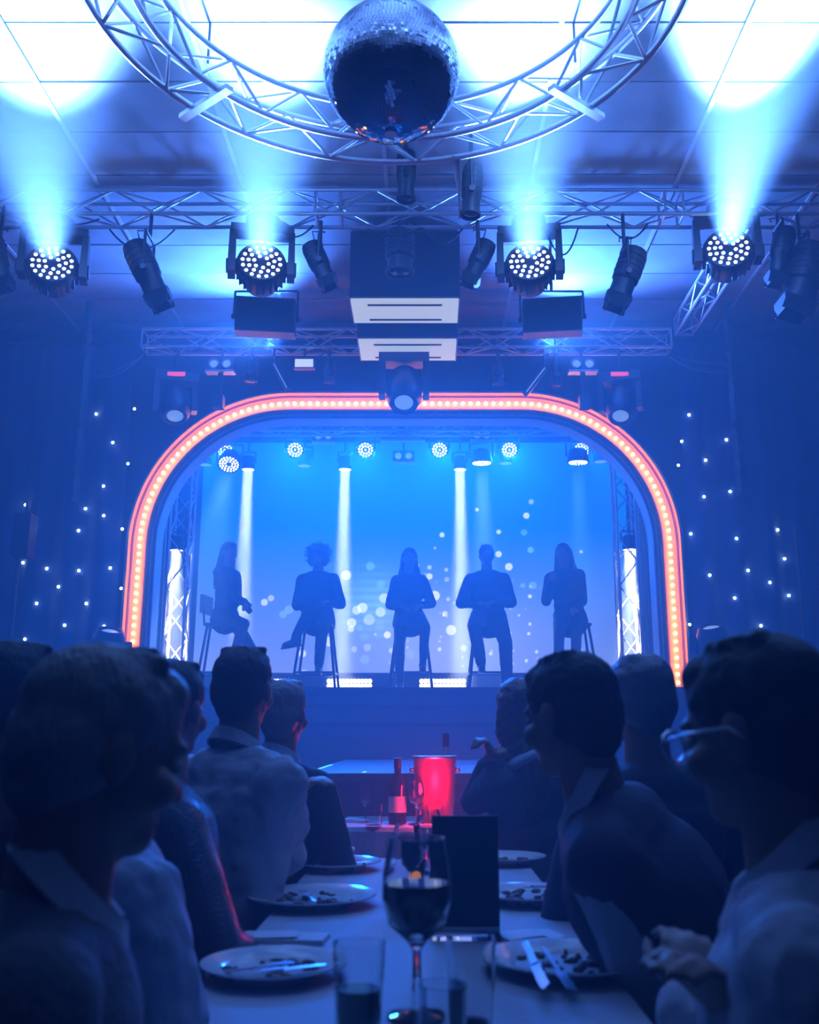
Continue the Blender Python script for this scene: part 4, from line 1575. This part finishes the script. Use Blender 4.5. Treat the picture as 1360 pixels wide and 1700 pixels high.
# left side of the table
g = guest('white-haired guest in grey cardigan over pale shirt, turned towards the table', 'stool under the white-haired guest', (172, 1250), 1.20, (-.20, -.08), (.72, .62, -.22), (.9, .3),
          (None, None), lambda p: p.top('cardigan', M_CARDI, .020, 0, collar=M_SHIRT), ('short', M_HAIRW), 1.0, .19, .007)
g = guest('guest with dark hair in dark maroon top behind the white-haired guest', 'stool under the guest in maroon', (28, 1175), 2.05, (-.06, -.02), (.6, .8, -.05), (.05, 1),
          (None, None), lambda p: p.top('sweater', M_MAROON, .02), ('short', M_HAIRD), 1.08, .18, .009)
g = guest('guest in a light blue short-sleeved shirt beside the white-haired guest', 'stool under the guest in the short-sleeved shirt', (200, 1195), 1.76, (-.10, -.02), (.5, .85, 0), (.75, .65),
          (None, None), lambda p: p.top('shirt', M_SHIRT2, .024, .05, .62, .045, dsize=.11), ('short', M_HAIRD), 1.03, .20, .008)
g = guest('guest in a dark sequined top, mostly hidden behind the white-haired guest', 'stool under the guest in sequins', (285, 1180), 2.34, (-.02, 0), (.3, .95, 0), (.85, .5),
          (None, None), lambda p: p.top('sequin_top', M_SEQ, .015), ('short', M_HAIRD), .95, .17, .009)
g = guest('short-haired man in a pale shirt with folded arms, watching the stage', 'stool under the man with folded arms', (405, 1146), 2.90, (-.02, -.06), (.22, .97, .06), (.62, .78),
          (P(480, 1325, 3.15), P(440, 1345, 3.2)), lambda p: p.top('shirt', M_SHIRT, .026, .06, 1.0, .04, collar=M_SHIRT, dsize=.10), ('short', M_HAIRD), 1.03, .20, .008, elbow=(.8, -.7), sit=.70)
g = guest('grey-haired guest in a dark jacket next to the man with folded arms', 'stool under the grey-haired guest', (472, 1186), 3.5, (-.04, -.04), (.3, .95, .02), (.5, .87),
          (None, None), lambda p: p.top('jacket', M_JACKET, .022, .06, collar=M_SHIRT2), ('short', M_HAIRG), .97, .19, .009)
# right side of the table
g = guest('guest with glasses in a pale shirt, cutlery in hand, turned towards the stage', 'stool under the guest with glasses', (1258, 1218), 1.32, (.16, -.06), (-.66, .72, -.16), (-.9, .4),
          (P(1160, 1668, 1.40), P(1215, 1690, 1.25)), lambda p: p.top('shirt', M_SHIRT, .026, .04, 1.0, .04, collar=M_SHIRT, dsize=.10), ('short', M_HAIRD), 1.02, .20, .007, elbow=(.9, -.6))
# glasses on that guest
R, hp = g.HR, g.hp
gl = MB()
for sg in (-1, 1):
    c = hp(sg * .034, .108, .0)
    gl.tube([c + R @ V((math.cos(2 * math.pi * k / 16) * .026, 0, math.sin(2 * math.pi * k / 16) * .021)) for k in range(16)], .0028, 5, True)
    gl.tube([hp(sg * .06, .106, .006), hp(sg * .082, .06, .008), hp(sg * .086, -.01, .006), hp(sg * .084, -.03, -.012)], .0028, 5)
gl.tube([hp(-.010, .110, .004), hp(0, .114, .008), hp(.010, .110, .004)], .0028, 5)
gl.build('glasses', mat('thin metal glasses', (.5, .5, .52), .25, .9), g.root, True)
g = guest('dark-haired man in a dark vest over a pale shirt, leaning over the table', 'stool under the leaning man', (946, 1190), 2.05, (.40, -.04), (-.62, .77, -.14), (-.92, .38),
          (P(1035, 1540, 2.2), P(1080, 1570, 2.05)), lambda p: p.top('shirt', M_SHIRT, .020, 0, 1.0, .014, collar=M_SHIRT), ('short', M_HAIRD), 1.04, .18, .007, sit=.76)
mb = MB()
g.torso(mb, .034, .06)
for i in (0, 1):
    mb.cap(g.sh[i], g.sh[i].lerp(g.el[i], .9), .064, .058)
blob('blazer', mb, M_NAVY, g.root, .010, 3, .014, .09)
g = guest('short-haired guest watching the stage behind the leaning man', 'stool under the guest behind the leaning man', (1062, 1164), 2.62, (.05, -.05), (-.3, .95, .02), (-.3, .95),
          (None, None), lambda p: p.top('jacket', M_NAVY, .022), ('short', M_HAIRG), 1.0, .19, .009)
hands_ = (P(812, 1268, 3.98), P(822, 1266, 3.90))
g = guest('long-haired guest with clasped hands beside the far end of the table', 'stool under the guest with clasped hands', (858, 1180), 4.05, (.10, -.04), (-.3, .95, 0), (-.7, .7),
          hands_, lambda p: p.top('wrap', M_CARDI, .018, .02), ('long', M_HAIRB, .22, 21), 1.05, .175, .008, elbow=(-.1, -1.8), curl=1.2)
# soft scarf of that guest
pts = []
for k in range(24):
    a = 2 * math.pi * k / 24
    pts.append(g.N - g.sp * (.05 + .05 * math.sin(a)) + g.rr * math.cos(a) * .13 + g.ff * math.sin(a) * .12)
MB().tube(pts, .026, 8, True).build('scarf', M_SHIRT2, g.root, True)

# ================================================================== TABLES AND WHAT STANDS ON THEM
M_CLOTH = mat('white table linen', (0.36, 0.37, 0.42), 0.8, bump=0.2, bump_scale=40)
M_PLATE = mat('glazed white china', (0.75, 0.76, 0.78), 0.12)
M_STEEL = mat('polished steel', (0.6, 0.61, 0.63), 0.36, 1.0)
M_GLASS = mat('clear glass', (1, 1, 1), 0.02, trans=1.0, ior=1.45)
M_WINE = mat('dark red wine', (0.10, 0.006, 0.008), 0.05)
M_COLA = mat('dark drink', (0.02, 0.008, 0.006), 0.05)
M_FOOD = mat('browned leftovers', (0.12, 0.06, 0.03), 0.7, noise_amt=.4, noise_scale=40, bump=.6, bump_scale=60)
M_NAP = mat('paper napkin', (0.6, 0.6, 0.62), .9)


def table(label, x0_, x1_, ya, yb_):
    cx_, cy_ = (x0_ + x1_) / 2, (ya + yb_) / 2
    w, d = x1_ - x0_, yb_ - ya
    t = thing('dining_table', (cx_, cy_, 0), label, 'table')
    MB().box((0, 0, TZ - .03), (w - .02, d - .02, .04)).build('tabletop', M_DARK, t)
    for sx in (-1, 1):
        for sy in (-1, 1):
            bar('leg', (sx * (w / 2 - .08), sy * (d / 2 - .08), 0), (sx * (w / 2 - .08), sy * (d / 2 - .08), TZ - .05), .02, M_DARK, t)
    # cloth with a wavy drop
    n = 60
    per = []
    for k in range(n): per.append((x0_ + w * k / n, ya))
    for k in range(n): per.append((x1_, ya + d * k / n))
    for k in range(n): per.append((x1_ - w * k / n, yb_))
    for k in range(n): per.append((x0_, yb_ - d * k / n))
    pts, fs = [], []
    N_ = len(per)
    for lv, (dz, out_) in enumerate(((0, 0), (-.02, .012), (-.15, .02), (-.30, .026))):
        for k, (a, b) in enumerate(per):
            wv = math.sin(k * .55) * .012 * max(0, lv - 1)
            nx_, ny_ = (0, -1) if k < n else (1, 0) if k < 2 * n else (0, 1) if k < 3 * n else (-1, 0)
            pts.append(V((a - cx_ + nx_ * (out_ + wv), b - cy_ + ny_ * (out_ + wv), TZ + dz)))
    for lv in range(3):
        for k in range(N_):
            j = (k + 1) % N_
            fs.append((lv * N_ + j, lv * N_ + k, (lv + 1) * N_ + k, (lv + 1) * N_ + j))
    fs.append(tuple(range(N_)))
    o = MB().add(pts, fs).build('tablecloth', M_CLOTH, None)
    o.location = (cx_, cy_, 0)
    tag(o, 'white cloth draped over the ' + label.split(' ', 1)[1], 'tablecloth')
    return t


table('long narrow dining table between the guests', -.40, .36, .95, 3.75)
table('far dining table before the runway', -.44, .36, 4.95, 5.6)


def solve(px, py, z=TZ):
    v = (CY - py) / FPX
    sl = (math.sin(TILT) + v * math.cos(TILT)) / (math.cos(TILT) - v * math.sin(TILT))
    return P(px, py, (z - CAMZ) / sl)


def cutlery(kind, p, ang, tilt, label, ln=.19, roll=0):
    t = MB()
    if kind == 'fork':
        t.box((0, -ln * .22, 0), (.009, ln * .56, .003), None)
        t.box((0, ln * .16, 0), (.022, ln * .16, .003), None)
        for k in range(4):
            t.box((-.0085 + .00567 * k, ln * .36, .001), (.0028, ln * .26, .0022))
    else:
        t.box((0, -ln * .24, 0), (.013, ln * .52, .006))
        t.box((.001, ln * .24, 0), (.018, ln * .46, .002))
        t.add([(.009, ln * .46, .001), (-.008, ln * .46, .001), (.006, ln * .53, .001), (.009, ln * .46, -.001), (-.008, ln * .46, -.001), (.006, ln * .53, -.001)], [(0, 1, 2), (5, 4, 3), (0, 3, 4, 1), (1, 4, 5, 2), (2, 5, 3, 0)])
    o = t.build(kind, M_STEEL)
    o.location = p
    o.rotation_euler = (tilt, roll, ang)
    return tag(o, label, 'cutlery')


def plate(label, px, py, dpx, food=True, seed=0):
    c = solve(px, py)
    r = dpx * mpp(c) / 2
    t = thing('dinner_plate', c, label, 'plate')
    prof = [(r * .1, .003), (r * .55, .003), (r * .58, 0), (r * .62, .004), (r * .70, .014), (r, .026), (r, .030), (r * .72, .020), (r * .64, .010), (r * .3, .009), (r * .01, .009)]
    MB().lathe(prof, 40).build('china', M_PLATE, t, 35)
    if food:
        rr_ = random.Random(seed)
        mb = MB()
        for k in range(26):
            a, q = rr_.uniform(0, 6.28), r * math.sqrt(rr_.uniform(0, .45))
            mb.ell((q * math.cos(a), q * math.sin(a), .012), (rr_.uniform(.006, .022), rr_.uniform(.004, .014), rr_.uniform(.003, .009)), Matrix.Rotation(rr_.uniform(0, 3), 3, 'Z'), 8, 6)
        tag(mb.build('leftovers', M_FOOD, t, True), kind='stuff')
    return c, r


C1, r1 = plate('dinner plate with leftovers beside the white-haired guest', 452, 1622, 238, True, 1)
C2, r2 = plate('dinner plate with a fork beside the guest in the short-sleeved shirt', 518, 1502, 215, True, 2)
C3, r3 = plate('dinner plate with cutlery beside the man with folded arms', 558, 1443, 150, True, 3)
C4, r4 = plate('dinner plate with crossed fork and knife before the guest with glasses', 942, 1612, 268, True, 4)
C5, r5 = plate('dinner plate with cutlery before the leaning man', 880, 1497, 185, True, 5)
C6, r6 = plate('dinner plate half hidden behind the black menu stand', 842, 1434, 130, True, 6)
U = lambda c, dx, dy, z: V((c.x + dx, c.y + dy, TZ + z))
q4 = solve(888, 1600, TZ + .036)
cutlery('knife', q4, math.pi + .02, -.10, 'steel knife on the plate before the guest with glasses', .24, .35)
q4 = solve(924, 1606, TZ + .036)
cutlery('fork', q4, math.pi + .12, -.10, 'steel fork on the plate before the guest with glasses', .23, -.2)
cutlery('knife', U(C1, .02, -.03, .020), -1.1, 0, 'steel knife on the plate beside the white-haired guest', .19)
cutlery('fork', U(C1, -.04, -.02, .020), -1.0, 0, 'steel fork on the plate beside the white-haired guest', .18)
cutlery('fork', U(C2, -.01, .0, .022), .3, 0, 'steel fork on the plate beside the short-sleeved guest', .19)
cutlery('knife', U(C3, .03, -.02, .022), -1.2, 0, 'steel knife on the plate beside the man with folded arms', .18)
cutlery('fork', U(C5, .03, .02, .036), math.pi - .5, .1, 'steel fork on the plate before the leaning man', .19)
cutlery('knife', U(C5, .065, .03, .036), -.7, -.1, 'steel knife on the plate before the leaning man', .19)


def glass(name, label, px, py, prof, scale, liquid=None, lm=None, cat='glass'):
    c = solve(px, py)
    t = thing(name, c, label, cat)
    MB().lathe([(r * scale, z * scale) for r, z in prof], 28).build('glass_bowl', M_GLASS, t, 50)
    if liquid:
        MB().lathe([(r * scale, z * scale) for r, z in liquid], 28).build('drink', lm, t, 50)
    return c


TUMB = [(.030, .001), (.037, .12), (.0352, .12), (.0285, .008), (.001, .008)]
GOB = [(.036, 0), (.035, .004), (.006, .010), (.005, .075), (.012, .085), (.035, .105), (.043, .135), (.042, .165), (.034, .205), (.0325, .205), (.0405, .165), (.0415, .135), (.033, .108), (.012, .090), (.001, .088)]
SHORT = [(.034, .001), (.036, .09), (.034, .09), (.032, .008), (.001, .008)]
glass('tumbler', 'tumbler half full of dark drink beside the nearest left plate', 594, 1722, TUMB, 1.12, [(.001, .009), (.0275, .009), (.031, .062), (.001, .062)], M_COLA)
glass('wine_goblet', 'stemmed goblet of dark red wine in front of the black menu stand', 692, 1690, GOB, 1.36, [(.001, .0885), (.012, .0905), (.0325, .109), (.0408, .135), (.0405, .152), (.001, .152)], M_WINE)
glass('tumbler', 'empty clear tumbler beside the stem of the wine goblet', 783, 1706, TUMB, 1.1)
glass('tumbler', 'low clear tumbler at the near end of the table', 735, 1745, SHORT, 1.0)
glass('stem_glass', 'empty stemmed glass behind the wine goblet', 676, 1500, GOB, 1.0)
glass('stem_glass', 'empty stemmed glass beside the candle', 712, 1452, GOB, 1.0)
glass('tumbler', 'upturned clear tumbler on the far table beside the dark bottle', 620, 1373, SHORT, 1.2)
glass('stem_glass', 'stemmed glass before the red lit wine cooler', 692, 1369, GOB, 1.05)
glass('stem_glass', 'empty wine glass beside the dark bottle', 606, 1361, GOB, .9)
glass('tumbler', 'clear tumbler with ice before the red wine cooler', 722, 1369, SHORT, 1.1)

# candle in a glass cup
c = solve(690, 1470)
t = thing('candle', c, 'small lit candle in a glass cup behind the wine goblet', 'candle')
MB().lathe([(.026, .004), (.026, .045), (.004, .046)], 20).build('wax', mat('candle wax', (.9, .8, .6), .5, emit=(1, .35, .06), strength=.5, sample='NONE'), t, True)
MB().lathe([(.030, 0), (.036, .075), (.034, .075), (.028, .003)], 20, close=False).build('cup', M_GLASS, t, True)
MB().lathe([(.001, .05), (.010, .062), (.012, .074), (.007, .10), (.001, .125)], 12).build('flame', mat('candle flame', (1, .6, .2), .5, emit=(1, .38, .06), strength=14, sample='NONE'), t, True)
bar('wick', (0, 0, .045), (0, 0, .056), .0012, M_BLACK, t)
lp = point('candle_light', c, 0.6, (1, .38, .08), .012)
lp.parent = t
lp.location = (0, 0, .07)

# black menu stand
A, B = solve(718, 1556), solve(830, 1560)
t = thing('menu_stand', (A + B) / 2, 'black upright menu stand in the middle of the table', 'menu stand')
w = (B - A).length
hz2 = P(775, 1362, (A.y + B.y) / 2 + .02).z - TZ
Rm = Matrix.Rotation(-.05, 3, 'X')
MB().box((0, .0, hz2 / 2 + .012), (w, .008, hz2), Rm).build('panel', mat('matt black card', (.008, .008, .01), .5), t)
MB().box((0, 0, .008), (w, .07, .014)).build('foot', M_GLASS, t)
MB().box((0, -.012, .02), (w, .005, .012)).build('edge_strip', M_STEEL, t)

# red lit wine cooler and bottles on the far table
c = P(722, 1355, 4.98); c = V((solve(722, 1365).x, 5.2, TZ))
M_REDG = mat('red lit acrylic', (.30, .006, .014), .3, emit=(.55, .004, .02), strength=.12)
t = thing('wine_cooler', c, 'red glowing wine cooler on the far table', 'wine cooler')
hz2 = P(722, 1256, 5.2).z - TZ
MB().lathe([(.085, 0), (.092, .01), (.112, hz2), (.106, hz2), (.086, .02), (.001, .02)], 24).build('bucket', M_REDG, t, 40)
MB().lathe([(.112, hz2 - .01), (.118, hz2 - .004), (.118, hz2 + .004), (.106, hz2 + .006)], 24, close=False).build('rim', M_STEEL, t, True)
for sg in (-1, 1):
    MB().cyl((sg * .108, 0, hz2 * .8), (sg * .132, 0, hz2 * .8), .014, n=10).build('handle', M_STEEL, t, True)
lp = point('cooler_light', c, 10.0, (1, .02, .10), .06)
lp.parent = t
lp.location = (0, -.20, .18)


def bottle(label, px, Y, m_, h, sc=1.0, z=TZ):
    q = V((P(px, 1340, Y).x, Y, z))
    t = thing('bottle', q, label, 'bottle')
    MB().lathe([(.030 * sc, 0), (.037 * sc, .006), (.037 * sc, h * .58), (.030 * sc, h * .68), (.014 * sc, h * .76), (.0135 * sc, h * .96)], 20).build('glass_body', m_, t, 40)
    MB().lathe([(.0155 * sc, h * .84), (.0155 * sc, h * .99), (.012 * sc, h)], 16).build('foil_cap', M_BLACK, t, 40)
    MB().lathe([(.0375 * sc, h * .18), (.0375 * sc, h * .42)], 20, close=False).build('paper_label', mat('cream bottle label', (.5, .48, .4), .7), t, True)


M_BOTT = mat('dark bottle glass', (.01, .015, .012), .08)
bottle('dark wine bottle standing left of the red wine cooler', 660, 5.12, M_BOTT, P(660, 1258, 5.12).z - TZ, 1.25)
bottle('pale bottle with a dark neck standing behind the red wine cooler', 741, 5.42, mat('pale bottle glass', (.5, .6, .65), .06, trans=.6), P(741, 1217, 5.42).z - TZ, 1.2)

# napkins, notes and the lit phone
for lab, px, py, w, d, a in (('folded napkin on the table before the leaning man', 880, 1560, .14, .10, .3), ('folded napkin between the two left plates', 470, 1562, .20, .09, -.1),
                            ('folded paper on the far table right of the red wine cooler', 800, 1362, .22, .12, .1), ('folded paper on the far table left of the upturned tumbler', 580, 1364, .2, .12, -.2),
                            ('flat card lying behind the far left plate', 553, 1412, .17, .05, 0)):
    q = solve(px, py)
    o = MB().box((0, 0, .006), (w, d, .010), None, .97).add([V((-w * .48, -d * .45, .0115)), V((w * .2, -d * .4, .016)), V((w * .15, d * .42, .015)), V((-w * .48, d * .45, .0115))], [(0, 1, 2, 3)]).build('napkin', M_NAP)
    o.location = q
    o.rotation_euler = (0, 0, a)
    tag(o, lab, 'napkin')
q = P(536, 1324, 3.45)
t = thing('phone', q, 'small phone with a lit screen in the hand of the grey-haired guest', 'phone')
R = Matrix.Rotation(.6, 3, 'Y') @ Matrix.Rotation(-.5, 3, 'X')
MB().box((0, 0, 0), (.036, .008, .075), R).build('case', M_BLACKP, t)
MB().box(R @ V((0, -.005, 0)), (.032, .003, .068), R).build('display', mat('lit phone screen', (1, 1, 1), .3, emit=(1, .85, .6), strength=1.2, sample='NONE'), t)

resolve_blobs()
